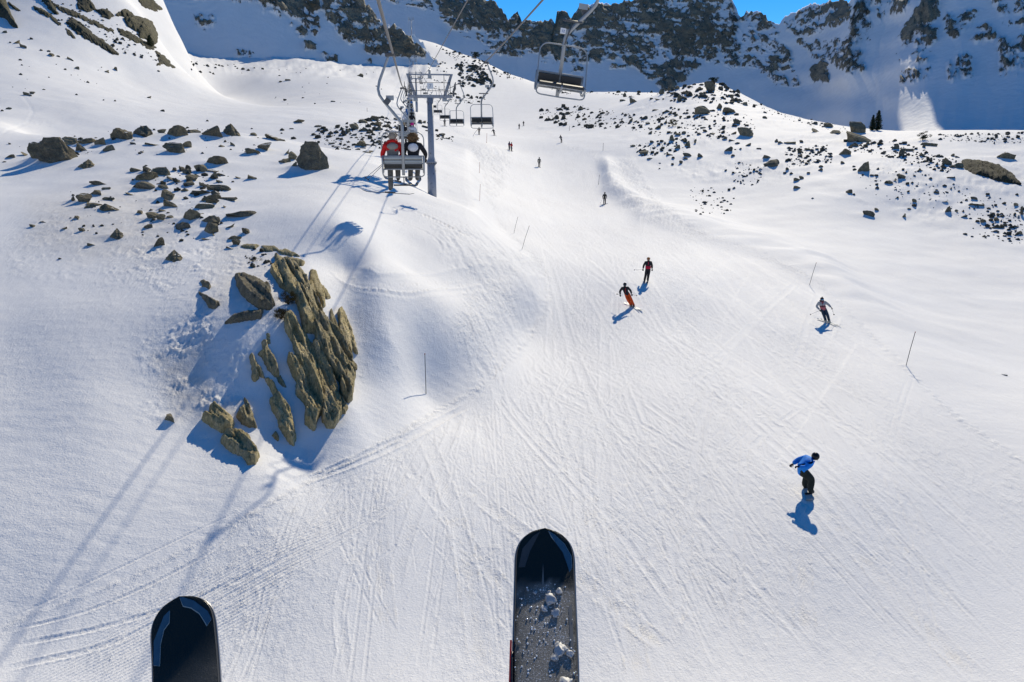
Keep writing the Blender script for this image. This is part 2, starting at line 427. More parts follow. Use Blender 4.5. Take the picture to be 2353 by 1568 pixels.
take('lone', 1, 0, 0, [(2312,864,16,5),(384,972,26,22)])
# ------------------------------------------------------------------ the ground: heights known at surveyed points, thin-plate spline between them
CTRL = [  # picture point (x, y) and distance along the view axis
 # piste
 (1250,1568,19.3),(1300,1300,23.5),(1500,1135,28),(1500,1000,33),(1450,905,38),(1500,800,46),(1550,742,51),(1450,650,58),(1400,572,74),
 (1350,520,92),(1350,470,118),(1300,430,134),(1260,384,152),(1200,348,172),(1290,328,186),(1150,308,225),(1200,295,270),(1180,270,330),(1180,240,400),
 (1200,210,480),(1225,193,530),(1900,1135,27.5),(2200,1300,24),(1800,1000,33),(1850,800,46),(700,1300,23.2),(900,1135,27),(1050,1000,32.5),(600,1568,19.2),(1900,1568,19.3),
 (100,1568,18.8),(2300,1568,19.3),(1100,900,37.5),(1700,700,54.5),
 # right edge of the piste and hollow beyond it
 (2353,1050,31),(2083,840,42.5),(1890,742,51),(1860,655,63),(1700,580,76),(1560,510,95),(1440,440,130),(2200,700,66),(2000,600,80),(2200,600,84),(2340,850,46.5),(2350,700,68),
 (1750,520,100),(2090,500,105),(2340,560,92),(1700,450,124),(1560,400,143),(1900,450,113),(2250,400,120),(2100,400,121),(1960,400,124),
 # right hillock
 (1480,330,170),(1600,300,180),(1800,350,148),(1540,260,215),(1640,191,262),(1720,225,250),(1800,262,225),(1900,285,198),(1990,305,172),(2080,322,154),(2160,319,152),(2260,306,156),(2353,307,156),
 (2200,350,138),(2353,350,138),(1950,340,150),(1450,215,380),(1390,214,420),(1560,215,300),(1320,260,330),(1360,290,240),(1300,215,450),
 # behind the hillock: dip, then the cirque floor
 (1640,235,380),(1800,310,330),(2000,345,250),(2200,355,240),(2400,345,240),(2060,350,430),(2060,345,600),(2250,350,430),(2250,345,600),(2450,350,430),(2450,345,600),(1900,345,450),(1880,335,600),(1800,330,480),(1700,280,500),
 # lift hill on the skyline
 (1220,186,545),(1100,136,590),(1000,100,640),(935,88,660),(1050,160,520),(1000,180,460),(960,215,380),(950,250,320),(900,215,330),(1100,215,450),(1050,240,380),
 (1220,215,640),(1000,140,760),(930,130,780),
 # left bank and plateau
 (0,1450,20.4),(400,1200,24.4),(620,1090,27),(700,1030,29.5),(0,1200,23.4),(0,1000,27),(200,900,29.4),(0,800,32.8),(300,700,36.5),(0,600,41.5),(200,500,48.5),(0,400,62),(350,450,55),
 (300,350,68),(110,350,70),(300,302,82),(510,302,84),(700,330,88),(760,345,90),(100,310,84),(-200,700,36),(-200,1000,26.6),(-200,400,60),(-200,1400,20.4),
 (450,1000,28.8),(480,900,30.7),(560,1075,27.2),(560,800,32.6),(620,1000,29.6),(600,640,39.5),(700,985,30),(660,730,35),(640,605,41.8),(760,900,32),(800,930,31.4),(820,860,33.8),(745,720,36.9),(800,760,37),(720,640,40),
 (600,500,49),(600,400,64),(720,395,66),(800,650,42),(785,553,44.5),(825,435,62),(900,410,72),(870,480,58),(930,560,51),(1000,600,50),(850,635,40.8),(950,650,44.6),(1100,640,51),(1200,640,57),
 (900,700,39.2),(1000,720,41),(1100,720,46.5),(900,800,36),(1000,800,38.7),(900,900,33.7),(979,905,36.1),(860,980,31.2),(1200,760,48.5),(1230,690,53.5),
 (997,470,74),(1060,500,66),(1080,450,88),(1200,450,112),(1200,545,74),(1100,380,128),(1000,330,142),(900,300,128),(870,350,95),(1110,330,160),(1050,310,175),(830,280,150),(950,290,170),(1030,283,200),
 # valley behind the plateau, slope of the left hillside
 (300,322,100),(500,320,104),(700,345,104),(100,325,98),
 (600,270,140),(600,250,185),(600,180,330),(850,156,460),(760,138,475),(700,128,470),(450,128,430),(420,250,150),(750,250,175),(820,220,270),(985,150,500),
 (0,280,96),(0,150,150),(0,0,205),(200,100,190),(200,250,122),(350,60,238),(375,130,245),(300,180,185),(-200,280,100),(-200,0,200),(200,-60,240),(350,-60,280),(430,160,300),(400,115,330),(0,-150,250),
 (500,104,500),(700,140,620),(850,125,640),(-250,-150,250),(2550,700,66),(2550,1050,31),(2550,400,120),(2550,1500,20),(2600,310,160),
]
def az_l_e(x, y, d):
    a, b, c = ray(x, y)
    X, Y, Z = a * d, b * d, c * d
    r = np.hypot(X, Y)
    return np.arctan2(X, Y), np.log(r), Z / r
_c = np.array(CTRL, float)
_az, _lr, _e = az_l_e(_c[:, 0], _c[:, 1], _c[:, 2])
AZS = 2.0
def _tps(d2):
    return 0.5 * d2 * np.log(np.maximum(d2, 1e-12))
_P = np.stack([_az * AZS, _lr], 1)
_n = len(_P)
_K = _tps(((_P[:, None] - _P[None]) ** 2).sum(-1)) + np.eye(_n) * 4e-4
_Q = np.concatenate([np.ones((_n, 1)), _P], 1)
_A = np.block([[_K, _Q], [_Q.T, np.zeros((3, 3))]])
_w = np.linalg.solve(_A, np.concatenate([_e, np.zeros(3)]))
def tps_e(az, lr):
    a = np.asarray(az, float).ravel() * AZS; b = np.asarray(lr, float).ravel()
    out = _w[_n] + _w[_n + 1] * a + _w[_n + 2] * b
    for i in range(_n):
        out += _w[i] * _tps((a - _P[i, 0]) ** 2 + (b - _P[i, 1]) ** 2)
    return out.reshape(np.shape(az))

AZ0 = math.radians(42.5)
NC, NR = 1160, 880
LR0, LR1 = math.log(15.5), math.log(900.0)
# coarse solution, then rows spread where they show most
_ca = np.linspace(-AZ0, AZ0, 171); _cl = np.linspace(LR0, LR1, 420)
_CA, _CL = np.meshgrid(_ca, _cl)
_CE = tps_e(_CA, _CL)
_vis = np.maximum.accumulate(_CE, 0)
_dy = np.gradient(_vis, axis=0) * 1800
_dens = np.percentile(np.abs(_dy), 88, axis=1) + np.abs(_dy).mean(1)
_dens = np.convolve(np.pad(_dens, 8, 'edge'), np.ones(17) / 17, 'valid') + 0.25
_cum = np.concatenate([[0], np.cumsum(0.5 * (_dens[1:] + _dens[:-1]))])
LR = np.interp(np.linspace(0, _cum[-1], NR), _cum, _cl)
AZ = np.linspace(-AZ0, AZ0, NC)
GA, GL = np.meshgrid(AZ, LR)
# bicubic-quality upsampling of the coarse solution (linear in a 2x finer solve is enough at this density)
def bil(arr, xa, ya, x, y):
    fx = np.interp(x, xa, np.arange(len(xa))); fy = np.interp(y, ya, np.arange(len(ya)))
    i = np.clip(fx.astype(int), 0, len(xa) - 2); j = np.clip(fy.astype(int), 0, len(ya) - 2)
    u, v = fx - i, fy - j
    return arr[j, i] * (1 - u) * (1 - v) + arr[j, i + 1] * u * (1 - v) + arr[j + 1, i] * (1 - u) * v + arr[j + 1, i + 1] * u * v
def cubic_up(arr, n):
    """Catmull-Rom upsampling along axis 0 to n samples"""
    m = arr.shape[0]
    t = np.linspace(0, m - 1, n); i = np.clip(np.floor(t).astype(int), 0, m - 2); u = (t - i)[:, None]
    p = lambda k: arr[np.clip(i + k, 0, m - 1)]
    return 0.5 * (2 * p(0) + (p(1) - p(-1)) * u + (2 * p(-1) - 5 * p(0) + 4 * p(1) - p(2)) * u ** 2 + (3 * p(0) - p(-1) - 3 * p(1) + p(2)) * u ** 3)
_CE2 = cubic_up(_CE.T, NC).T                      # (420, NC)
E = np.empty((NR, NC))
_t = (LR - LR0) / (LR1 - LR0) * 419
_i = np.clip(np.floor(_t).astype(int), 0, 418); _u = (_t - _i)[:, None]
_p = lambda k: _CE2[np.clip(_i + k, 0, 419)]
E[:] = 0.5 * (2 * _p(0) + (_p(1) - _p(-1)) * _u + (2 * _p(-1) - 5 * _p(0) + 4 * _p(1) - _p(2)) * _u ** 2 + (3 * _p(0) - _p(-1) - 3 * _p(1) + _p(2)) * _u ** 3)
GR = np.exp(GL)
GX, GY = GR * np.sin(GA), GR * np.cos(GA)
Z = E * GR
PX, PY, _dep = to_px(GX, GY, Z)

def mask(poly, feather):
    return sstep(-feather, feather, poly_sd(PX, PY, poly))

# ---- what covers it: groomed piste, crumbly bank, wind-blown plateau
PISTE = [(-300,1750),(-300,1470),(0,1440),(300,1330),(560,1190),(760,1080),(960,970),(1120,880),(1210,790),(1262,700),(1262,640),(1225,585),(1150,520),(1120,440),(1105,380),(1085,330),(1040,292),(1090,262),(1130,230),(1195,190),(1260,192),
         (1300,215),(1260,245),(1235,290),(1290,330),(1370,360),(1390,440),(1470,505),(1600,545),(1740,590),(1870,650),(1960,730),(2080,845),(2200,960),(2353,1060),(2700,1250),(2700,1750)]
near = sstep(800, 500, GR)
piste = mask(PISTE, 9) * 1.0
off = 1 - piste
LUMPS = [[(290,560),(560,560),(650,640),(620,760),(560,930),(470,960),(380,920),(330,820),(380,700),(250,620)],
         [(330,780),(500,730),(530,880),(480,985),(340,950)],
         [(60,480),(380,420),(560,520),(560,640),(300,660),(60,680),(0,620)]]
lump = 0.35 * mask(LUMPS[0], 30) + 0.5 * mask(LUMPS[1], 45) + 0.25 * mask(LUMPS[2], 40)
RIGHT = [(1440,240),(1640,185),(1850,270),(2090,325),(2400,300),(2400,600),(2200,560),(2020,480),(1800,430),(1600,420),(1440,330)]
chunk = mask(RIGHT, 15)
CHURN = [(1000,540),(1110,560),(1240,600),(1262,650),(1250,720),(1170,840),(1100,900),(1040,780),(1080,690),(1010,610)]
CHURN2 = [(1085,330),(1180,340),(1160,440),(1120,470),(1090,430)]
CHURN3 = [(1380,380),(1450,360),(1490,420),(1530,490),(1620,545),(1560,540),(1470,500),(1395,440)]
churn = mask(CHURN, 25) + mask(CHURN2, 15) + mask(CHURN3, 10)
D = np.zeros_like(Z)
D += off * (0.22 * fbm2(GX / 9, GY / 9, 3, 3) * sstep(15, 60, GR) + 0.5 * fbm2(GX / 40, GY / 40, 2, 9) * sstep(120, 260, GR))
D += piste * 0.05 * fbm2(GX / 3.2, GY / 9, 3, 21)
sast = fbm2(GX * 0.9 + 0.4 * GY, GY * 2.6, 4, 5)
D += off * 0.016 * sast * sstep(60, 30, GR)
lm = fbm2(GX * 2.4, GY * 1.9, 4, 31, 0.6)
lmr = fbm2(GX * 2.9, GY * 2.2, 3, 37, 0.6, ridged=True)
lpat = sstep(-0.25, 0.35, fbm2(GX * 0.7, GY * 0.6, 3, 35))
D += lump * (0.04 + lpat) * (0.17 * np.maximum(lm, -0.2) + 0.10 * lmr * (0.5 + lm) + 0.07 * fbm2(GX * 6, GY * 5, 3, 39, 0.6))
ck = fbm2(GX / 1.6, GY / 2.4, 4, 41, 0.6)
D += chunk * (0.55 * np.maximum(ck, 0.02) * sstep(-0.2, 0.4, fbm2(GX / 22, GY / 22, 2, 43)) + 0.25 * fbm2(GX / 7, GY / 7, 2, 44))
cr = fbm2(GX * 1.0 + 0.35 * GY, GY * 0.22, 4, 51, 0.6, ridged=True)
D += churn * (0.075 * cr + 0.05 * fbm2(GX * 2.6, GY * 1.6, 3, 53)) * np.clip(GR / 45, 0.6, 2.2)
# crumbs thrown along the piste edges
edge = np.exp(-(poly_sd(PX, PY, PISTE) / 7.0) ** 2)
foot_ = mask([(380,80),(600,95),(1000,138),(1000,185),(700,175),(380,165)], 18)
D += foot_ * (2.4 * fbm2(GX / 13, GY / 60, 3, 71, 0.55) + 0.9 * fbm2(GX / 5, GY / 30, 3, 73, 0.6)) * sstep(200, 300, GR)  # bumps added at the spur foot to make its shadow edge ragged
mo = -poly_sd(PX, PY, PISTE) * GR / FPX          # metres outside the groomed piste
lb = sstep(1262 + 40, 1262 - 40, PX) * sstep(330, 380, PY) * sstep(900, 700, PY)
D += lb * 1.0 * sstep(0.0, 2.2, mo) * np.exp(-np.maximum(mo - 2.6, 0) / 9.0)
rb = sstep(1340, 1400, PX) * sstep(350, 390, PY) * sstep(820, 560, PY)
D += rb * 1.0 * np.exp(-((mo - 1.5) / 1.5) ** 2) * (1 + 0.5 * fbm2(GX / 6, GY / 6, 2, 61))
D += edge * near * 0.07 * fbm2(GX * 2.2, GY * 2.2, 3, 57) * sstep(15, 40, GR)

# ---- lines pressed into the snow (ski tracks, wind lips): sampled along their length and stamped as troughs with raised sides
track = np.zeros_like(Z)
def cell(X, Y):
    a = np.arctan2(X, Y); r = np.log(np.hypot(X, Y))
    ci = np.round((a + AZ0) / (2 * AZ0) * (NC - 1)).astype(int)
    ri = np.round(np.interp(r, LR, np.arange(NR))).astype(int)
    ok = (ci > 0) & (ci < NC - 1) & (r > LR[0]) & (r < LR[-2])
    return ri, ci, ok
def stamp(P, width, depth, berm, gloss=0.0, jit=0.0, along=None):
    """P: (n,2) ground points; a trough of given width/depth with berms on both sides"""
    P = np.asarray(P, float)
    seg = np.hypot(*np.diff(P, axis=0).T); s = np.concatenate([[0], np.cumsum(seg)])
    if s[-1] < 0.3: return
    rmin = max(14.0, np.hypot(P[:, 0], P[:, 1]).min())
    step = max(0.03, rmin * 0.0009)
    t = np.arange(0, s[-1], step)
    x, y = np.interp(t, s, P[:, 0]), np.interp(t, s, P[:, 1])
    dx, dy = np.gradient(x), np.gradient(y); L = np.hypot(dx, dy) + 1e-9
    nx, ny = -dy / L, dx / L
    rmed = np.hypot(x, y).mean()
    wmin = rmed * 0.0013
    W = max(width, wmin)
    far_ = min(1.0, (52.0 / rmed) ** 1.4); depth, berm, gloss = depth * far_, berm * far_, gloss * far_
    offs = np.arange(-1.6, 1.61, max(0.2, rmin * 0.0009 / W))
    wob = 1.0 if jit == 0 else (1 + jit * noise2(t * 1.3, t * 0 + P[0, 0], 3))
    fade = np.minimum(1, np.minimum(t, s[-1] - t) / max(0.5, 0.12 * s[-1]))
    for o in offs:
        q = abs(o)
        hgt = -depth * (1 - q * q) if q < 1 else berm * (1 - abs(q - 1.3) / 0.32)
        ri, ci, ok = cell(x + nx * o * W, y + ny * o * W)
        v = hgt * fade * wob
        ri, ci, v2 = ri[ok], ci[ok], (v[ok] if np.ndim(v) else np.full(ok.sum(), v))
        cur = D2[ri, ci]
        D2[ri, ci] = np.where(np.abs(v2) > np.abs(cur) * 0.6, v2, cur)
        if q < 1 and gloss > 0:
            track[ri, ci] = np.maximum(track[ri, ci], gloss * fade[ok])
D2 = np.zeros_like(Z)
def hit(x, y, emat=None):
    """ground point seen at picture point(s) (x, y)"""
    em = E if emat is None else emat
    x = np.atleast_1d(np.asarray(x, float)); y = np.atleast_1d(np.asarray(y, float))
    a, b, c = ray(x, y)
    az = np.arctan2(a, b); e = c / np.hypot(a, b)
    fc = np.clip((az + AZ0) / (2 * AZ0) * (NC - 1), 0, NC - 1.001)
    out = np.zeros((len(x), 3))
    for k0 in range(0, len(x), 4000):
        s = slice(k0, k0 + 4000)
        i = fc[s].astype(int); u = fc[s] - i
        colE = em[:, i] * (1 - u) + em[:, i + 1] * u
        g = colE >= e[s][None]
        j = np.argmax(g, 0); none = ~g.any(0); j[none] = NR - 1
        j0 = np.maximum(j - 1, 0)
        k = np.arange(colE.shape[1])
        e0, e1 = colE[j0, k], colE[j, k]
        f = np.clip((e[s] - e0) / np.where(np.abs(e1 - e0) < 1e-9, 1, e1 - e0), 0, 1)
        lr = LR[j0] * (1 - f) + LR[j] * f
        r = np.exp(lr)
        out[s, 0] = r * np.sin(az[s]); out[s, 1] = r * np.cos(az[s]); out[s, 2] = r * e[s]
    return out
def line_px(pts, n=40):
    """smooth curve through picture points, laid on the ground"""
    p = np.array(pts, float)
    if len(p) > 2: p = cubic_up(p, n)
    else: p = np.stack([np.linspace(p[0, k], p[1, k], n) for k in (0, 1)], 1)
    return hit(p[:, 0], p[:, 1])[:, :2]

# the piste: many runs down the fall line, some crossing it
trng = np.random.default_rng(5)
def z0(x, y):
    a = np.arctan2(x, y); r = np.log(np.maximum(np.hypot(x, y), 15.6))
    return bil(E, AZ, LR, a, r) * np.exp(r)
for k in range(900):
    y0 = 16 + 110 * trng.random() ** 1.4; Ln = trng.uniform(0.45, 1.5) * (14 + 0.5 * y0)
    if trng.random() < (0.62 if y0 < 48 else 0.93): ang = trng.normal(-0.06, 0.09)
    else: ang = trng.choice([-1, 1]) * trng.uniform(0.2, 0.6)
    xc = trng.uniform(-0.42, 0.62) * y0 + trng.normal(0, 3)
    t = np.linspace(0, 1, 30)
    amp, fr, ph = trng.uniform(0, 1.0) ** 2 * 0.9, trng.uniform(0.3, 0.8), trng.uniform(0, 6.3)
    yy = y0 + Ln * t * math.cos(ang); xx = xc + Ln * t * math.sin(ang) - amp * np.sin(fr * 2 * math.pi * t + ph)
    px_, py_, _ = to_px(xx, yy, z0(xx, yy))
    ins = poly_sd(px_, py_, PISTE) > 10
    if ins.sum() < 6: continue
    P = np.stack([xx, yy], 1)[ins]
    kind = trng.random()
    if kind < 0.5: stamp(P, trng.uniform(0.03, 0.07), 0.009, 0.007, trng.uniform(0.1, 0.6), 0.4)
    elif kind < 0.8:
        stamp(P, 0.05, 0.011, 0.008, 0.2, 0.4); stamp(P + np.array([0.34, 0.0]), 0.05, 0.011, 0.008, 0.2, 0.4)
    else: stamp(P, trng.uniform(0.12, 0.26), 0.014, 0.016, 0.25, 0.9)
# notable tracks of the photograph
for pts, w, d_, b_ in [
    ([(0,1430),(200,1340),(420,1235),(560,1170)], 0.10, 0.06, 0.04), ([(0,1490),(240,1440),(460,1370),(640,1290),(760,1210)], 0.16, 0.09, 0.07),
    ([(0,1455),(180,1410),(330,1350),(480,1270),(560,1200)], 0.12, 0.07, 0.05), ([(0,1540),(250,1480),(420,1400),(560,1320)], 0.2, 0.07, 0.08),
    ([(150,1568),(300,1500),(520,1380),(760,1250),(960,1120)], 0.3, 0.035, 0.05), ([(350,1460),(600,1330),(850,1190),(1000,1080)], 0.12, 0.03, 0.04),
    ([(660,1120),(760,1085),(870,1040),(980,985),(1080,930)], 0.35, 0.08, 0.09), ([(700,1100),(820,1050),(930,1000)], 0.18, 0.06, 0.05),
    ([(600,1165),(720,1125),(850,1080)], 0.05, 0.03, 0.02),
    ([(1650,870),(1780,960),(1950,1110),(2150,1330),(2353,1540)], 0.12, 0.03, 0.02), ([(1600,760),(1800,880),(1960,990),(2100,1110),(2353,1330)], 0.14, 0.03, 0.03),
    ([(1240,600),(1500,690),(1640,830),(1850,1060),(2100,1400)], 0.10, 0.03, 0.02), ([(1500,930),(1620,1060),(1760,1240),(1850,1330)], 0.10, 0.035, 0.02),
    ([(1200,1230),(1350,980),(1500,820),(1640,660)], 0.12, 0.03, 0.02), ([(1430,1320),(1460,1100),(1470,950)], 0.09, 0.03, 0.02), ([(1550,1300),(1640,1060),(1690,900)], 0.09, 0.03, 0.02),
    ([(1700,1450),(1690,1300),(1660,1250)], 0.08, 0.03, 0.02), ([(1785,1500),(1780,1300),(1760,1200)], 0.08, 0.03, 0.02), ([(1380,980),(1560,1330),(1640,1500)], 0.1, 0.03, 0.02),
    ([(870,490),(960,510),(1060,565),(1120,590)], 0.28, 0.16, 0.12), ([(880,515),(980,560),(1020,600)], 0.2, 0.05, 0.05),
    ([(60,285),(75,255),(50,220),(30,205)], 0.4, 0.25, 0.15), ([(0,310),(60,285),(160,285)], 0.4, 0.2, 0.1),
    ([(2100,660),(2353,720)], 0.15, 0.03, 0.02), ([(1560,410),(1800,390),(1960,355)], 0.4, 0.08, 0.08), ([(1500,275),(1650,262),(1800,270)], 0.6, 0.1, 0.1), ([(1450,350),(1560,345)], 0.4, 0.08, 0.08),
]:
    f_ = 0.24 if pts[0][0] < 400 and pts[0][1] > 1400 else 0.42
    stamp(line_px(pts), w * 0.55, d_ * f_, b_ * f_, 0.15, 0.6)
for k in range(26):   # scratched turns on the bank and the right-hand lip
    cx, cy = (trng.uniform(1030, 1240), trng.uniform(600, 860)) if k < 16 else (trng.uniform(1390, 1580), trng.uniform(380, 530))
    Lp = trng.uniform(40, 130) * (1 if k < 16 else 0.6)
    an = trng.uniform(0.9, 1.35)
    t = np.linspace(-0.5, 0.5, 12)
    bx = cx + Lp * t * math.cos(an) - 16 * (t * 2) ** 2; by = cy + Lp * t * math.sin(an)
    P = hit(bx, by)[:, :2]
    stamp(P, trng.uniform(0.06, 0.16), 0.018, 0.022, 0.2, 0.6)
# wind lips under the plateau edge
for pts, w, d_, b_ in [([(770,640),(820,665),(900,680),(1000,676),(1100,665),(1180,660)], 0.55, 0.03, 0.05),
                       ([(790,660),(850,690),(920,701),(1020,694),(1110,689)], 0.4, 0.012, 0.02),
                       ([(815,650),(850,667),(930,672),(1040,664)], 0.25, 0.02, 0.02)]:
    stamp(line_px(pts), w, d_, b_, 0.0, 0.2)
# groomer cord at the lower left
cord = mask([(60,1568),(330,1400),(640,1230),(900,1085),(1000,1075),(760,1250),(420,1568)], 40)
D += cord * 0.012 * np.sin((GX * math.cos(0.72) - GY * math.sin(0.72)) * 2 * math.pi / 0.11) * sstep(30, 22, GR)
D += D2
Z = Z + D
E = Z / GR
# snow drifted against the rocks
HITS = hit(np.array([r[1] for r in ROCKS]), np.maximum(np.array([r[2] for r in ROCKS]), 6))
for (cl_, x_, y_, w_, h_), P in zip(ROCKS, HITS):
    m_ = (P[1] * CP - P[2] * SP) / FPX
    W_m, H_m = w_ * m_, h_ * m_
    ci = (math.atan2(P[0], P[1]) + AZ0) / (2 * AZ0) * (NC - 1); ri = np.interp(math.log(math.hypot(P[0], P[1])), LR, np.arange(NR))
    dc = int(2.2 * W_m / math.hypot(P[0], P[1]) / (2 * AZ0) * (NC - 1)) + 2
    r0, r1 = np.searchsorted(LR, [math.log(max(15.6, math.hypot(P[0], P[1]) - 2 * W_m)), math.log(math.hypot(P[0], P[1]) + 3 * W_m)])
    c0, c1 = max(0, int(ci) - dc), min(NC, int(ci) + dc + 1)
    if c1 <= c0 or r1 <= r0: continue
    dx, dy = GX[r0:r1, c0:c1] - P[0], GY[r0:r1, c0:c1] - P[1] - 0.35 * W_m
    q = (dx / (0.85 * W_m)) ** 2 + (dy / (0.75 * W_m)) ** 2
    lee = np.exp(-((dx + 0.55 * W_m) / (0.8 * W_m)) ** 2 - ((dy + 0.1 * W_m) / (0.45 * W_m)) ** 2)
    Z[r0:r1, c0:c1] += min(H_m, 1.4) * (0.16 * np.exp(-q) + 0.10 * lee)
E = Z / GR
dirt = np.clip(0.5 * mask([(80,470),(330,420),(420,520),(380,600),(200,600),(60,560)], 50) + 0.6 * mask([(360,830),(470,800),(500,940),(400,960)], 35)
               + 0.35 * mask([(500,560),(640,590),(620,760),(470,740)], 40) + 0.12 * piste * sstep(80, 40, GR) * 0, 0, 1)

def hgt(x, y):
    a = np.arctan2(x, y); r = np.log(np.maximum(np.hypot(x, y), 15.6))
    return bil(E, AZ, LR, np.asarray(a, float), np.asarray(r, float)) * np.exp(r)

V = np.stack([GX, GY, Z], -1).reshape(-1, 3)
F = grid_faces(NR, NC)
nv = len(V)
# the same sheet carried on round the camera, under it and out to the horizon, coarser
back = np.linspace(AZ0, 2 * math.pi - AZ0, 90)
rr = np.concatenate([[2.0, 6.0, 11.0], np.exp(np.linspace(LR0, LR1, 70)), [1300., 2000., 3200.]])
def ring_z(col, r):
    lr = np.log(np.clip(r, 15.5, 900)); z = np.interp(lr, LR, E[:, col]) * np.exp(lr)
    z = np.where(r < 15.5, -12.7 + (np.interp(LR0, LR, E[:, col]) * 15.5 + 12.7) * (r / 15.5) ** 2, z)
    return np.where(r > 900, z * 0.9, z)
BZ = np.zeros((len(rr), len(back)))
for j, a in enumerate(back):
    t = (a - AZ0) / (2 * math.pi - 2 * AZ0); t = t * t * (3 - 2 * t)
    BZ[:, j] = ring_z(NC - 1, rr) * (1 - t) + ring_z(0, rr) * t
bx, by = rr[:, None] * np.sin(back)[None], rr[:, None] * np.cos(back)[None]
VB = np.stack([bx, by, BZ], -1).reshape(-1, 3)
FB = grid_faces(len(rr), len(back)) + nv
# front apron: under the camera and beyond the fine rows
fa = np.linspace(-AZ0, AZ0, 60)
VA, FA, base = [], [], nv + len(VB)
for r0 in ([2.0, 6.0, 11.0, 15.5], [900., 1300., 2000., 3200.]):
    r0 = np.array(r0)
    zz = np.zeros((len(r0), len(fa)))
    for j, a in enumerate(fa):
        zz[:, j] = ring_z(int(round((a + AZ0) / (2 * AZ0) * (NC - 1))), r0)
    g = np.stack([r0[:, None] * np.sin(fa), r0[:, None] * np.cos(fa), zz], -1).reshape(-1, 3)
    VA.append(g); FA.append(grid_faces(len(r0), len(fa)) + base); base += len(g)
Vall = np.concatenate([V, VB] + VA); Fall = np.concatenate([F, FB] + FA)
me = np_mesh("snow_field", Vall, Fall)
ex = np.zeros(len(Vall) - nv)
fattr(me, "rough", np.concatenate([(np.clip(lump + 0.8 * churn + 0.7 * edge + 0.25 * chunk, 0, 1) + 0.35 * piste).ravel(), ex]))
fattr(me, "track", np.concatenate([track.ravel(), ex]))
fattr(me, "dirt", np.concatenate([dirt.ravel(), ex]))
ground = tag(link("snow_ground", me, None, MAT['snow']), "snow covered ski slope, banks and plateau", None, None, 'structure')
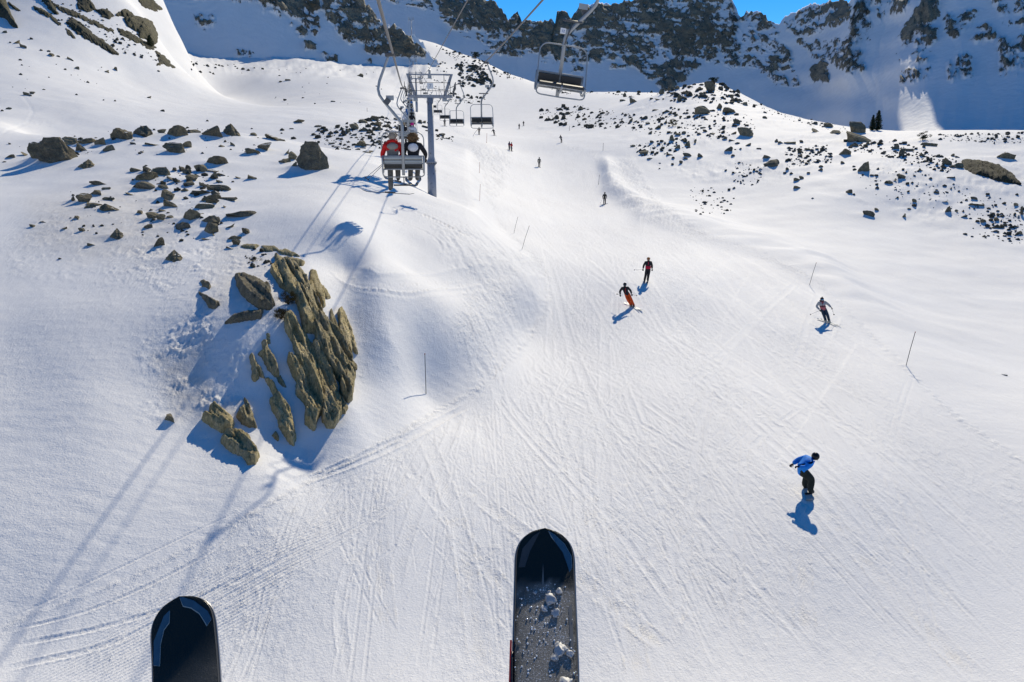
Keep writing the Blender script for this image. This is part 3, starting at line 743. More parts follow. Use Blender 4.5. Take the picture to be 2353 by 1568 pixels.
# ------------------------------------------------------------------ mountains
def table(x, rows, k):
    r = np.array(rows, float)
    return np.interp(x, r[:, 0], r[:, k])
def e_of(x, y):
    a, b, c = ray(x, y)
    return c / np.hypot(a, b), np.arctan2(a, b)
def wall_sheet(name, label, rows, rocks, nx, ny, slope, rc_scale, jag, brown=(), cap=None, seed=0, relief=1.0, prof=1.0, back_drop=1.2):
    """mountain side: rows give, for picture columns, the crest line and foot line and the crest's distance"""
    r_ = np.array(rows, float)
    xs = np.linspace(r_[0, 0], r_[-1, 0], nx)
    yc, rc, yf, sl = (table(xs, rows, k) for k in (1, 2, 3, 4))
    def soft(v, w):
        k = np.hanning(2 * w + 3)[1:-1]; k /= k.sum()
        return np.convolve(np.pad(v, w, 'edge'), k, 'valid')
    rc, yf, sl = soft(rc, nx // 20), soft(yf, nx // 40), soft(sl, nx // 12)
    ec, _a = e_of(xs, yc); ef, _a = e_of(xs, yf)
    az = e_of(xs, np.maximum(yc, 0))[1]
    rf = rc
    rc = rf * (sl - ef) / (sl - ec)
    s = np.concatenate([np.linspace(-0.40, 1.0, ny), np.linspace(1.0, 1.6, 24)[1:]])
    S, A = np.meshgrid(s, az, indexing='ij')
    R = rf[None] + (rc - rf)[None] * S
    zf, zc = ef * rf, ec * rc
    up = np.clip(S, -0.4, 1)
    pe = prof if np.isscalar(prof) else np.interp(xs, prof[0], prof[1])[None]
    pr = np.where(up > 0, np.abs(up) ** pe, up * 1.1)
    Zm = zf[None] + (zc - zf)[None] * pr - np.maximum(S - 1, 0) * (rc - rf)[None] * back_drop
    if cap is not None:
        cz = np.interp(xs, cap[0], cap[1])[None]
        Zm = np.minimum(Zm, cz + 0 * Zm)
    A = A + 0.011 * (noise2(Zm / 42 + 3, A * 14, seed + 61) + 0.5 * noise2(Zm / 17, A * 30, seed + 63)) * np.clip(4 * S * (1 - S), 0, 1)
    X, Y = R * np.sin(A), R * np.cos(A)
    px, py, _ = to_px(X, Y, Zm)
    dens = np.zeros_like(X)
    for poly, w, f in rocks:
        dens = np.maximum(dens, (w if w > 0.75 else w + 0.13) * sstep(-f, f, poly_sd(px, py, poly)))
    bro = np.zeros_like(X)
    for poly, w, f in brown:
        bro = np.maximum(bro, w * sstep(-f, f, poly_sd(px, py, poly)))
    # broken rock: ribs that run up the face, cross ledges, blocks
    u, v = A * rc.mean(), Zm
    nA = fbm2(u / 34, v / 46, 5, seed + 1, 0.55)
    nB = fbm2(u / 9, v / 9 + u / 30, 4, seed + 7, 0.6)
    rib = fbm2(u / 13 + 0.25 * v / 13, v / 60, 4, seed + 13, 0.55, ridged=True)
    led = fbm2(u / 26 + v / 40, v / 7.0, 3, seed + 23, 0.55)
    nC = fbm2(u / 3.6 + v / 9, v / 3.0, 3, seed + 51, 0.6)
    rockf = dens * 0.80 + 0.40 * nA + 0.42 * nB + 0.34 * nC + 0.18 * rib - 0.10
    rockf = np.where(dens > 0.02, rockf, -0.3) - 0.75 * np.maximum(led, 0)
    rk = sstep(0.30, 0.62, rockf)
    k = relief
    outw = k * rk * (0.35 + 0.65 * dens) * (1.8 + 5.5 * rib + 4.0 * nA + 2.6 * nB + 1.6 * nC + 2.0 * led)
    crest = np.exp(-((S - 1) / 0.10) ** 2)
    if not np.isscalar(jag): jag = jag[3] + (jag[0] - jag[3]) * sstep(jag[1], jag[2], xs)[None]
    dz = k * rk * (1.2 * nB + 0.8 * led) + crest * jag * (fbm2(u / 13, u * 0 + 3, 4, seed + 31, 0.8) * 1.8 + 0.6 * np.abs(nB)) + 2.6 * k * fbm2(u / 55, v / 150, 4, seed + 41, 0.55)
    R2 = R - outw * 0.8
    Zm = Zm + dz + outw * 0.35
    X, Y = R2 * np.sin(A), R2 * np.cos(A)
    me = np_mesh(name, np.stack([X, Y, Zm], -1).reshape(-1, 3), grid_faces(*X.shape))
    fattr(me, "rock", np.clip(rockf, -0.5, 1.5)); fattr(me, "brown", np.clip(bro * (0.5 + 0.8 * nB), 0, 1))
    return tag(link(name, me, None, MAT['mountain']), label, None, None, 'structure')

WALL_ROWS = [(700,-80,820,100,0.85),(870,-40,813,120,0.85),(1000,-30,808,140,0.85),(1050,-22,806,165,0.85),(1078,-8,804,175,0.85),(1104,2,803,182,0.85),(1118,4,803,190,0.85),(1135,10,802,195,0.85),(1150,24,802,200,0.85),(1168,46,801,205,0.85),(1180,34,800,208,0.85),(1190,30,800,209,0.85),(1199,50,800,210,0.85),(1226,50,798,215,0.853),(1270,54,795,220,0.857),(1276,62,795,221,0.858),(1279,34,795,221,0.858),(1290,30,794,222,0.859),(1305,34,793,223,0.861),(1310,46,793,224,0.861),(1330,20,792,225,0.863),(1355,12,790,226,0.865),(1390,6,788,228,0.869),(1412,14,787,228,0.871),(1440,6,785,230,0.874),(1475,-2,783,230,0.877),(1550,-22,779,230,0.885),(1640,-24,773,235,0.894),(1675,-6,771,240,0.897),(1690,16,770,245,0.899),(1700,40,770,250,0.9),(1706,42,766,252,0.898),(1715,28,762,254,0.894),(1740,26,748,258,0.884),(1758,40,739,262,0.877),(1775,54,730,268,0.87),(1792,56,720,276,0.863),(1802,44,715,282,0.859),(1830,26,700,295,0.848),(1870,10,672,308,0.832),(1900,4,645,316,0.82),(1935,6,613,320,0.815),(1952,6,598,322,0.813),(1962,-10,589,322,0.812),(1980,-100,573,323,0.805),(2000,-240,555,324,0.805),(2030,-370,528,325,0.805),(2060,-430,506,326,0.805),(2100,-450,492,326,0.805),(2150,-460,475,326,0.805),(2353,-480,462,326,0.8),(2750,-480,462,326,0.8)]  # right-hand crest is out of view, raised to shade the snow below
def P_(*a): return list(a)
WALL_ROCKS = [
 (P_((1168,15),(1206,15),(1206,72),(1168,72)), 0.95, 5), (P_((1270,20),(1340,0),(1345,75),(1270,75)), 0.95, 6), (P_((1196,40),(1284,46),(1296,112),(1200,100)), 0.86, 6),
 (P_((1180,70),(1240,56),(1290,40),(1330,20),(1440,5),(1500,-40),(1650,-50),(1690,10),(1702,60),(1690,105),(1640,140),(1575,180),(1535,222),(1500,190),(1460,160),(1420,140),(1340,148),(1290,145),(1230,125),(1172,112)), 0.76, 8),
 (P_((1380,30),(1500,0),(1690,0),(1700,70),(1640,130),(1540,215),(1480,160),(1400,130)), 0.82, 14),
 (P_((1690,30),(1740,22),(1790,62),(1815,120),(1842,200),(1800,200),(1740,160),(1640,150),(1680,90)), 0.52, 12),
 (P_((1795,56),(1870,8),(1945,0),(1965,30),(1930,60),(1890,80),(1830,90)), 0.66, 10),
 (P_((1815,90),(1900,80),(1975,90),(1995,170),(1960,178),(1860,130)), 0.48, 14),
 (P_((1860,150),(1905,140),(1905,190),(1865,190)), 0.7, 6),
 (P_((1935,20),(1990,0),(2012,60),(1995,110),(1955,100)), 0.5, 10), (P_((1955,-40),(2090,-30),(2080,40),(2020,50)), 0.50, 12), (P_((2120,-10),(2160,-10),(2165,40),(2110,70),(2080,110),(2060,85),(2095,40)), 0.66, 8),
 (P_((2060,70),(2160,60),(2150,110),(2070,115)), 0.5, 8), (P_((2080,120),(2150,110),(2140,150),(2085,155)), 0.42, 8), (P_((2060,160),(2140,155),(2130,195),(2060,200)), 0.42, 8),
 (P_((2170,30),(2250,20),(2240,60),(2190,100),(2165,70)), 0.58, 10), (P_((2240,60),(2270,50),(2300,90),(2230,100)), 0.5, 10),
 (P_((2270,-20),(2370,-20),(2370,70),(2300,60)), 0.58, 14), (P_((2290,90),(2370,80),(2370,170),(2300,175)), 0.50, 12), (P_((2170,135),(2240,125),(2240,190),(2175,190)), 0.40, 10),
 (P_((1985,120),(2070,110),(2080,150),(2000,150)), 0.30, 10),
 (P_((860,-30),(990,-30),(1000,30),(960,22),(900,14)), 0.62, 8), (P_((985,-30),(1080,-20),(1140,8),(1170,50),(1200,60),(1180,80),(1120,75),(1050,70),(1010,45)), 0.70, 9),
 (P_((1050,60),(1180,75),(1160,120),(1080,110)), 0.46, 12), (P_((1090,95),(1240,100),(1230,130),(1110,130)), 0.48, 8), (P_((1180,60),(1290,120),(1270,150),(1150,110)), 0.50, 12),
 (P_((1300,140),(1345,140),(1345,165),(1310,170)), 0.4, 8), (P_((1400,150),(1440,150),(1440,160),(1400,162)), 0.6, 4), (P_((1500,155),(1512,155),(1512,168),(1500,168)), 0.9, 3),
]
cap_x = [1900, 1975, 2015, 2050, 2092, 2900]  # notch shaped into the unseen crest so sun reaches a triangle of snow
cap_z = [900, 420, 185, 150, 420, 900]
wall_sheet("mountain", "shaded snow and rock mountain wall closing the valley", WALL_ROWS, WALL_ROCKS, 860, 200, 0.8, 1, 3.0,
           brown=[(P_((1480,60),(1700,30),(1700,110),(1560,150)), 0.4, 30)], cap=(cap_x, cap_z), seed=100, prof=([700, 1700, 1950, 2050], [1.12, 1.12, 1.4, 1.6]))

SPUR_ROWS = [(330,-360,505,88,0.95),(400,-360,503,91,0.959),(470,-340,502,94,0.969),(540,-330,501,98,0.978),(620,-260,500,107,0.989),(700,-230,504,116,1),(760,-140,507,125,1.03),(820,0,510,134,1.06),(850,14,512,137,1.08),(875,44,513,140,1.09),(900,60,515,144,1.1),(930,78,520,145,1.19),(950,84,524,145,1.24),(975,108,529,148,1.31),(992,132,532,150,1.36),(1005,150,535,152,1.4)]  # left crest is out of view, raised to throw a longer shadow
SPUR_ROCKS = [
 (P_((560,-40),(740,-40),(735,30),(738,72),(722,82),(700,62),(670,40),(640,24),(600,10)), 0.86, 7),
 (P_((735,-40),(800,-20),(850,10),(880,50),(940,82),(985,118),(980,138),(900,130),(850,126),(800,104),(765,70),(740,30)), 0.86, 7),
 (P_((660,40),(700,60),(715,84),(690,86),(665,60)), 0.5, 6), (P_((698,96),(730,100),(728,116),(700,114)), 0.85, 4), (P_((738,122),(778,128),(776,146),(750,144)), 0.8, 4), (P_((826,132),(856,138),(856,149),(832,146)), 0.85, 3),
 (P_((420,-40),(600,-40),(590,5),(500,10),(430,0)), 0.5, 14), (P_((440,30),(500,35),(500,70),(445,60)), 0.42, 10), (P_((540,110),(590,115),(580,135),(545,132)), 0.42, 6), (P_((590,0),(660,10),(650,40),(600,30)), 0.35, 8)]
wall_sheet("mountain_spur", "rocky spur throwing a jagged blue shadow on the valley snow", SPUR_ROWS, SPUR_ROCKS, 480, 190, 0.85, 1, (16.0, 860, 780, 4.0),
           brown=[(P_((690,0),(735,0),(738,80),(715,80)), 0.9, 10), (P_((800,80),(960,100),(960,130),(830,125)), 0.7, 15)], seed=300, relief=0.7, prof=1.0)
# ------------------------------------------------------------------ rocks
def ico(sub):
    bm = bmesh.new(); bmesh.ops.create_icosphere(bm, subdivisions=sub, radius=1.0)
    V = np.array([v.co[:] for v in bm.verts]); F = np.array([[v.index for v in f.verts] for f in bm.faces]); bm.free()
    return V, F
ICO = {k: ico(k) for k in (1, 2, 3, 4)}
def noise3(p, seed):
    return (noise2(p[:, 0] + 0.7 * p[:, 2], p[:, 1] - 0.6 * p[:, 2], seed) + noise2(p[:, 1] + 3.1, p[:, 2] * 1.1 + 0.5 * p[:, 0], seed + 5) + noise2(p[:, 2] - 2.3, p[:, 0] * 1.1, seed + 9)) / 2.0
def rock_shape(seed, sub=3, cuts=9, pointy=0.0, rough=0.10, wedge=0.0, boxy=0.0):
    g = np.random.default_rng(seed)
    V, F = ICO[sub]; V = V.copy()
    if boxy: V = np.sign(V) * np.abs(V) ** boxy
    for k in range(cuts):
        n = g.normal(size=3); n /= np.linalg.norm(n)
        o = g.uniform(0.22, 0.62) + (0.22 if boxy else 0)
        d = V @ n - o
        V -= np.outer(np.maximum(d, 0) * 0.99, n)
    V /= np.maximum(V.max(0) - V.min(0), 1e-6) / 2
    if wedge:
        sg = g.choice([-1, 1]); V[:, 2] = np.where(V[:, 2] > -0.2, -0.2 + (V[:, 2] + 0.2) * (1 - wedge * 0.5 * (1 + sg * V[:, 0])), V[:, 2])
    if pointy:
        V[:, :2] *= (1 - pointy * 0.75 * np.clip((V[:, 2:3] + 0.4) / 1.2, 0, 1))
        V[:, 0] += 0.35 * pointy * np.clip(V[:, 2], 0, 1) * g.choice([-1, 1])
    nrm = V / (np.linalg.norm(V, axis=1, keepdims=True) + 1e-9)
    if sub >= 3:
        st = np.floor(noise3(V * 2.2, seed) * 5) / 5
        V += nrm * (rough * 0.6 * st + rough * 0.6 * noise3(V * 2.9, seed + 1) + rough * 0.5 * noise3(V * 7.5, seed + 3))[:, None]
    V -= (V.max(0) + V.min(0)) / 2
    V /= np.maximum(V.max(0) - V.min(0), 1e-6) / 2
    return V, F
ROCK_ME = {}
def rock_mesh(kind, k):
    key = (kind, k)
    if key not in ROCK_ME:
        seed = 100 + 37 * k + {'round': 0, 'flat': 1000, 'spike': 2000, 'block': 3000, 'small': 4000}[kind]
        V, F = rock_shape(seed, 4 if kind == 'block' else (2 if kind == 'small' else 3), {'round': 9, 'flat': 8, 'spike': 7, 'block': 10, 'small': 6}[kind], 0.8 if kind == 'spike' else 0.0, 0.16 if kind == 'block' else 0.12, (0.0 if kind in ('spike', 'block') else (0.8 if k % 2 else 0.35)), 0.55 if kind == 'block' else 0.0)
        me = np_mesh("rock", V, F, False)
        me.materials.append(MAT['boulder'] if kind != 'small' else MAT['boulder_far'])
        ROCK_ME[key] = me
    return ROCK_ME[key]

CL_NAME = {
 'crest': 'the boulder row along the plateau crest', 'behindcrest': 'the scattered stones just below the crest row', 'heap': 'the dense stone heap mid plateau', 'lower': 'the loose stones on the lower plateau',
 'saddle': 'the stones around the big tan boulder', 'mid': 'the stone field under the chairlift', 'hillside': 'the bare slope at upper left', 'valley': 'the smooth valley snow behind the plateau',
 'hilltop': 'the top of the right hillock', 'wedge': 'the right flank of the hillock', 'field': 'the left flank of the right hillock', 'right': 'the slope below the twin pines', 'rim': 'the snow at far right', 'lone': 'open snow'}
CL_KIND = {'crest': 'block', 'saddle': 'block'}
ORD = ['first','second','third','fourth','fifth','sixth','seventh','eighth','ninth','tenth','eleventh','twelfth','thirteenth','fourteenth','fifteenth','sixteenth','seventeenth','eighteenth','nineteenth','twentieth']
for k in range(21, 60): ORD.append(['twenty','thirty','forty','fifty'][k // 10 - 2] + ('' if k % 10 == 0 else '-' + ORD[k % 10 - 1]) if k % 10 else ['thirtieth','fortieth','fiftieth'][k // 10 - 3])
_order = sorted(range(len(ROCKS)), key=lambda i: -ROCKS[i][3] * ROCKS[i][4])
KEEP = set(_order[:292])
UNIQUE = set(_order[:292])
_xs = np.array([r[1] for r in ROCKS]); _ys = np.array([r[2] for r in ROCKS])
by_cl = {}
for i in range(len(ROCKS)):
    if i in KEEP: by_cl.setdefault(ROCKS[i][0], []).append(i)
rubbleV, rubbleF, rubN = [], [], 0
def add_rubble(pos, sx, sy, sz, rz, seed):
    global rubN
    V, F = RUB[seed % len(RUB)]
    c, s_ = math.cos(rz), math.sin(rz)
    W = V * np.array([sx, sy, sz]); W = np.stack([W[:, 0] * c - W[:, 1] * s_, W[:, 0] * s_ + W[:, 1] * c, W[:, 2]], 1) + pos
    rubbleV.append(W); rubbleF.append(F + rubN); rubN += len(V)
RUB = [rock_shape(7000 + k, 2, 9) for k in range(4)] + [rock_shape(7100 + k, 1, 4) for k in range(8)]
rgs = np.random.default_rng(77)
PROTO = {}
def dims(i):
    cl, x, y, w, h = ROCKS[i]
    P = HITS[i]; r = math.hypot(P[0], P[1]); dep = P[1] * CP - P[2] * SP
    m = dep / FPX
    va = math.atan2(-P[2], r)
    W = w * m
    Dp = W * rgs.uniform(0.55, 0.8)
    Hh = max((h * m - 0.30 * Dp * math.sin(max(va, 0))) / math.cos(va), 0.22 * W, 0.10)
    return P, W, Dp, Hh, m
for cl, ids in by_cl.items():
    ids = sorted(ids, key=lambda i: ROCKS[i][1])
    for rank, i in enumerate(ids):
        _, x, y, w, h = ROCKS[i]
        P, W, Dp, Hh, m = dims(i)
        asp = h / w
        kind = 'spike' if asp > 0.95 and w * h > 40 and rgs.random() < 0.75 else 'flat' if asp < 0.42 else 'round'
        if w * h > 900 or cl == 'crest' and w * h > 500: kind = 'block'
        if w * h < 60: kind = 'small'
        k = int(rgs.integers(0, 10))
        me = rock_mesh(kind, k)
        o = link("boulder", me)
        if rgs.random() < 0.45:
            o.material_slots[0].link = 'OBJECT'; o.material_slots[0].material = MAT['boulder_snowy']
        sink = 0.45
        o.location = (P[0], P[1] + 0.30 * Dp, P[2] + Hh * (0.5 - sink * 0.5) - 0.02)
        o.scale = (W * 0.53, Dp * 0.55, Hh * (0.5 + sink * 0.5))
        tilt = (P[2] and 0.12)
        o.rotation_euler = (rgs.normal(0, 0.10), rgs.normal(0, 0.13), rgs.normal(0, 0.3))
        size = 'big' if w * h > 700 else 'middling' if w * h > 150 else 'small'
        shape = {'spike': 'pointed', 'flat': 'flat', 'round': 'blocky', 'block': 'craggy', 'small': 'dark'}[kind]
        lab = "%s %s rock, %s from the left in %s" % (size, shape, ORD[rank], CL_NAME[cl])
        tag(o, lab, "rock", "rocks of " + CL_NAME[cl].replace('the ', '', 1))
for i in range(len(ROCKS)):
    if i in KEEP: continue
    P, W, Dp, Hh, m = dims(i)
    add_rubble(P + np.array([0, 0.2 * Dp, Hh * 0.3]), W * 0.52, Dp * 0.5, Hh * 0.6, rgs.normal(0, 0.3), int(rgs.integers(0, 12)))
SCATTER = [  # picture area, number, width range in picture px
 ([(1240,255),(1330,240),(1460,265),(1450,290),(1380,300),(1290,290),(1240,275)], 120, (2, 11)),
 ([(1450,285),(1560,245),(1720,262),(1740,300),(1660,320),(1560,325),(1450,300)], 150, (2, 8)),
 ([(1560,205),(1640,190),(1700,205),(1690,240),(1560,235),(1510,230)], 90, (2, 12)),
 ([(1450,335),(1560,318),(1600,340),(1560,355),(1470,360)], 60, (2, 7)),
 ([(1800,340),(1900,335),(1920,375),(1810,385)], 90, (2, 8)), ([(1940,325),(2060,325),(2200,370),(2180,400),(2060,370),(1950,345)], 140, (2, 9)),
 ([(1950,380),(2100,390),(2250,440),(2350,470),(2350,540),(2200,500),(2000,450)], 110, (2, 8)), ([(2230,500),(2353,480),(2353,565),(2240,545)], 60, (3, 10)),
 ([(1580,430),(1690,430),(1690,490),(1600,500)], 40, (2, 8)), ([(1690,370),(1760,390),(1740,430),(1680,420)], 40, (2, 6)), ([(2160,310),(2353,305),(2353,330),(2150,325)], 90, (1.5, 7)),
 ([(1000,105),(1110,140),(1215,185),(1160,180),(1060,150)], 90, (1.5, 6)), ([(1040,150),(1110,155),(1135,200),(1060,200)], 90, (2, 11)), ([(1030,215),(1120,225),(1100,240),(1030,235)], 40, (2, 7)),
 ([(985,130),(1040,150),(1020,215),(980,190)], 30, (1.5, 5)), ([(720,300),(880,270),(960,290),(900,330),(780,350),(720,325)], 190, (2, 11)), ([(880,300),(960,310),(930,345),(850,345)], 30, (2, 7)),
 ([(1000,300),(1050,320),(1030,330),(990,320)], 12, (3, 10)), ([(1390,215),(1480,210),(1600,195),(1560,215),(1440,225)], 30, (2, 8)), ([(1220,190),(1310,205),(1380,215),(1300,218)], 40, (2, 8)),
 ([(290,375),(520,390),(560,460),(420,470),(300,430)], 50, (3, 12)), ([(160,440),(420,470),(560,520),(400,560),(150,540)], 40, (2, 9)), ([(20,330),(350,290),(700,300),(640,350),(300,360),(40,370)], 40, (2, 10)),
 ([(90,-5),(200,20),(340,90),(400,150),(300,130),(200,90),(110,40)], 110, (1.5, 7)), ([(0,60),(150,110),(360,170),(250,240),(0,200)], 16, (2, 7)), ([(440,140),(600,155),(560,180),(430,165)], 14, (2, 7)), ([(610,155),(900,165),(860,240),(620,240)], 14, (2, 6)),
 ([(1660,215),(1760,245),(1900,280),(1960,300),(1930,305),(1800,275),(1700,240)], 60, (1.5, 6)), ([(560,570),(640,580),(640,620),(560,615)], 16, (3, 12)),
]
for poly, n_, (w0, w1) in SCATTER:
    n_ = int(n_ * 1.7); w1 *= 1.25
    P2 = np.array(poly, float); lo, hi = P2.min(0), P2.max(0)
    q = rgs.uniform(lo, hi, size=(n_ * 8, 2)); q = q[poly_sd(q[:, 0], q[:, 1], poly) > 0][:n_]
    hp = hit(q[:, 0], q[:, 1])
    for p in hp:
        dep = p[1] * CP - p[2] * SP
        if dep > 760: continue
        w = (w0 + (w1 - w0) * rgs.random() ** 2.4) * dep / FPX
        add_rubble(p + np.array([0, 0, w * 0.12]), w * 0.55, w * rgs.uniform(0.3, 0.5), w * rgs.uniform(0.28, 0.55), rgs.normal(0, 0.6), int(rgs.integers(4, 12)))
me = np_mesh("rubble", np.concatenate(rubbleV), np.concatenate(rubbleF), False)
tag(link("rubble", me, None, MAT['boulder_far']), "countless small dark stones poking through the snow", None, None, 'stuff')

# ------------------------------------------------------------------ bare rock that lies on the slope: outlines seen in the photograph, laid on the ground and given thickness
def shell(poly, thick, name, mat, parent=None, step=2.6, seed=0, grain=(0.0, 1.0), lean=(0.25, -0.5, 0.85), ridge=0.45, edge_px=None, grow=0.0, breakup=0.0):
    P2 = np.array(poly, float)
    lo, hi = P2.min(0) - 6, P2.max(0) + 6
    gx, gy = np.arange(lo[0], hi[0] + step, step), np.arange(lo[1], hi[1] + step, step)
    X, Y = np.meshgrid(gx, gy)
    wob = step * 0.9
    sd = poly_sd(X + wob * noise2(X / 7.0, Y / 7.0, seed + 2), Y + wob * noise2(X / 7.0 + 9, Y / 7.0, seed + 3), poly) + grow
    hp = hit(X.ravel(), Y.ravel()).reshape(X.shape + (3,))
    ce = hit(P2[:, 0].mean(), P2[:, 1].mean())[0]
    dep = ce[1] * CP - ce[2] * SP
    m = dep / FPX
    ew = edge_px or max(3.0, 0.22 * min(hi - lo))
    # grain runs along a picture direction; split into plates
    gdx, gdy = grain; L = math.hypot(gdx, gdy); gdx, gdy = gdx / L, gdy / L
    al = X * gdx + Y * gdy; ac = -X * gdy + Y * gdx
    sc = 1.0 / 26.0
    big_ = fbm2(ac * sc * 1.1, al * sc * 0.22, 3, seed + 11, 0.5)
    r1 = fbm2(ac * sc * 2.6, al * sc * 0.5, 3, seed + 13, 0.55)
    r2 = fbm2(ac * sc * 3.4 + 0.3 * big_, al * sc * 0.35, 3, seed + 17, 0.5, ridged=True)
    crack = sstep(0.72, 0.95, r2)
    fine_ = fbm2(X / 5.0, Y / 5.0, 3, seed + 19, 0.6)
    if breakup: sd = sd - breakup * np.maximum(0, fbm2(ac / 6.0, al / 14.0, 3, seed + 23, 0.6) + 0.1)
    prof = np.where(sd > 0, np.clip(sd / ew, 0, 1) ** 0.5, sd / 3.0)
    stepn = np.floor((big_ + 0.5) * 4) / 4
    hgt_ = thick * np.where(sd > 0, prof * (0.62 + ridge * (0.62 * stepn + 0.4 * big_ + 0.28 * r1) - 0.34 * ridge * crack + 0.09 * fine_), prof)
    n = Vector(lean).normalized()
    V = hp + hgt_[..., None] * np.array(n[:])
    keep = sd > -3.4
    f = grid_faces(*X.shape)
    k = keep.ravel()[f].all(1)
    f = f[k]
    used = np.unique(f); mp = -np.ones(X.size, int); mp[used] = np.arange(len(used))
    me = np_mesh(name, V.reshape(-1, 3)[used], mp[f], True)
    c = V.reshape(-1, 3)[used].mean(0)
    return link(name, me, parent, mat)
L1 = lambda pts: [(402.2 + x * .23814, 718.1 + y * .23814) for x, y in pts]
R2 = lambda pts: [(344.7 + x * .25, 517 + y * .25) for x, y in pts]
SLABS = [
 ('slab', [(632,607),(652,609),(668,630),(690,675),(712,725),(728,775),(745,832),(728,804),(724,766),(697,763),(693,732),(677,680),(645,660),(622,624)], 0.9, 'upper left slab split by long cracks'),
 ('slab', [(652,609),(677,622),(695,642),(715,672),(735,714),(747,742),(770,769),(790,799),(807,832),(815,867),(807,920),(800,926),(783,908),(781,880),(764,861),(745,830),(728,775),(712,725),(690,675),(668,630)], 1.25, 'longest slab running down the right side'),
 ('slab', L1([(1060,80),(1110,45),(1170,120),(1260,230),(1330,350),(1370,520),(1385,650),(1420,860),(1425,960),(1370,1030),(1350,1130),(1330,1135),(1255,1075),(1260,990),(1290,980),(1250,880),(1170,790),(1170,720),(1220,740),(1140,620),(1090,480),(1190,500),(1150,370),(1140,300),(1070,180)]), 1.0, 'broad left slab with snow bitten edge'),
 ('slab', L1([(1330,330),(1440,480),(1510,640),(1560,760),(1600,900),(1595,1010),(1530,1115),(1460,1110),(1420,1040),(1430,930),(1400,780),(1380,620),(1360,480)]), 0.9, 'lower middle slab'),
 ('slab', L1([(1570,790),(1660,920),(1640,970),(1600,980),(1590,880)]), 0.5, None),
 ('slab', R2([(1480,430),(1530,460),(1545,520),(1590,600),(1605,740),(1590,760),(1560,660),(1480,600),(1475,520)]), 0.5, None),
 ('slab', R2([(1590,570),(1640,650),(1650,675),(1625,675),(1600,640)]), 0.25, None),
 ('slab', R2([(1665,790),(1690,850),(1720,930),(1750,1010),(1740,1030),(1700,990),(1660,880)]), 0.5, None),
 ('slab', R2([(1730,810),(1760,780),(1790,830),(1840,960),(1890,1130),(1905,1185),(1885,1180),(1845,1090),(1855,1220),(1800,1120),(1740,1010),(1740,900)]), 0.6, 'thin outer slab at the right edge'),
 ('slab', R2([(1868,1255),(1900,1300),(1895,1325),(1870,1300)]), 0.25, None),
 ('slab', R2([(1150,290),(1210,310),(1222,365),(1160,350)]), 0.5, None),
]
oc = empty("rock_outcrop", hit(720, 985)[0])
tag(oc, "tan lichened rock outcrop of long leaning slabs rising from the piste bank", "outcrop")
for i, (nm, poly, th, lab) in enumerate(SLABS):
    o = shell(poly, th * 0.5, nm, MAT['slab'], None, 1.8, 500 + 31 * i, grain=(0.42, 1.0), lean=(0.2, -0.35, 0.9), ridge=0.85, edge_px=2.6, grow=2.2)
    o.parent = oc; o.matrix_parent_inverse = Matrix.Translation(-oc.location)
    if lab: o["label"] = lab
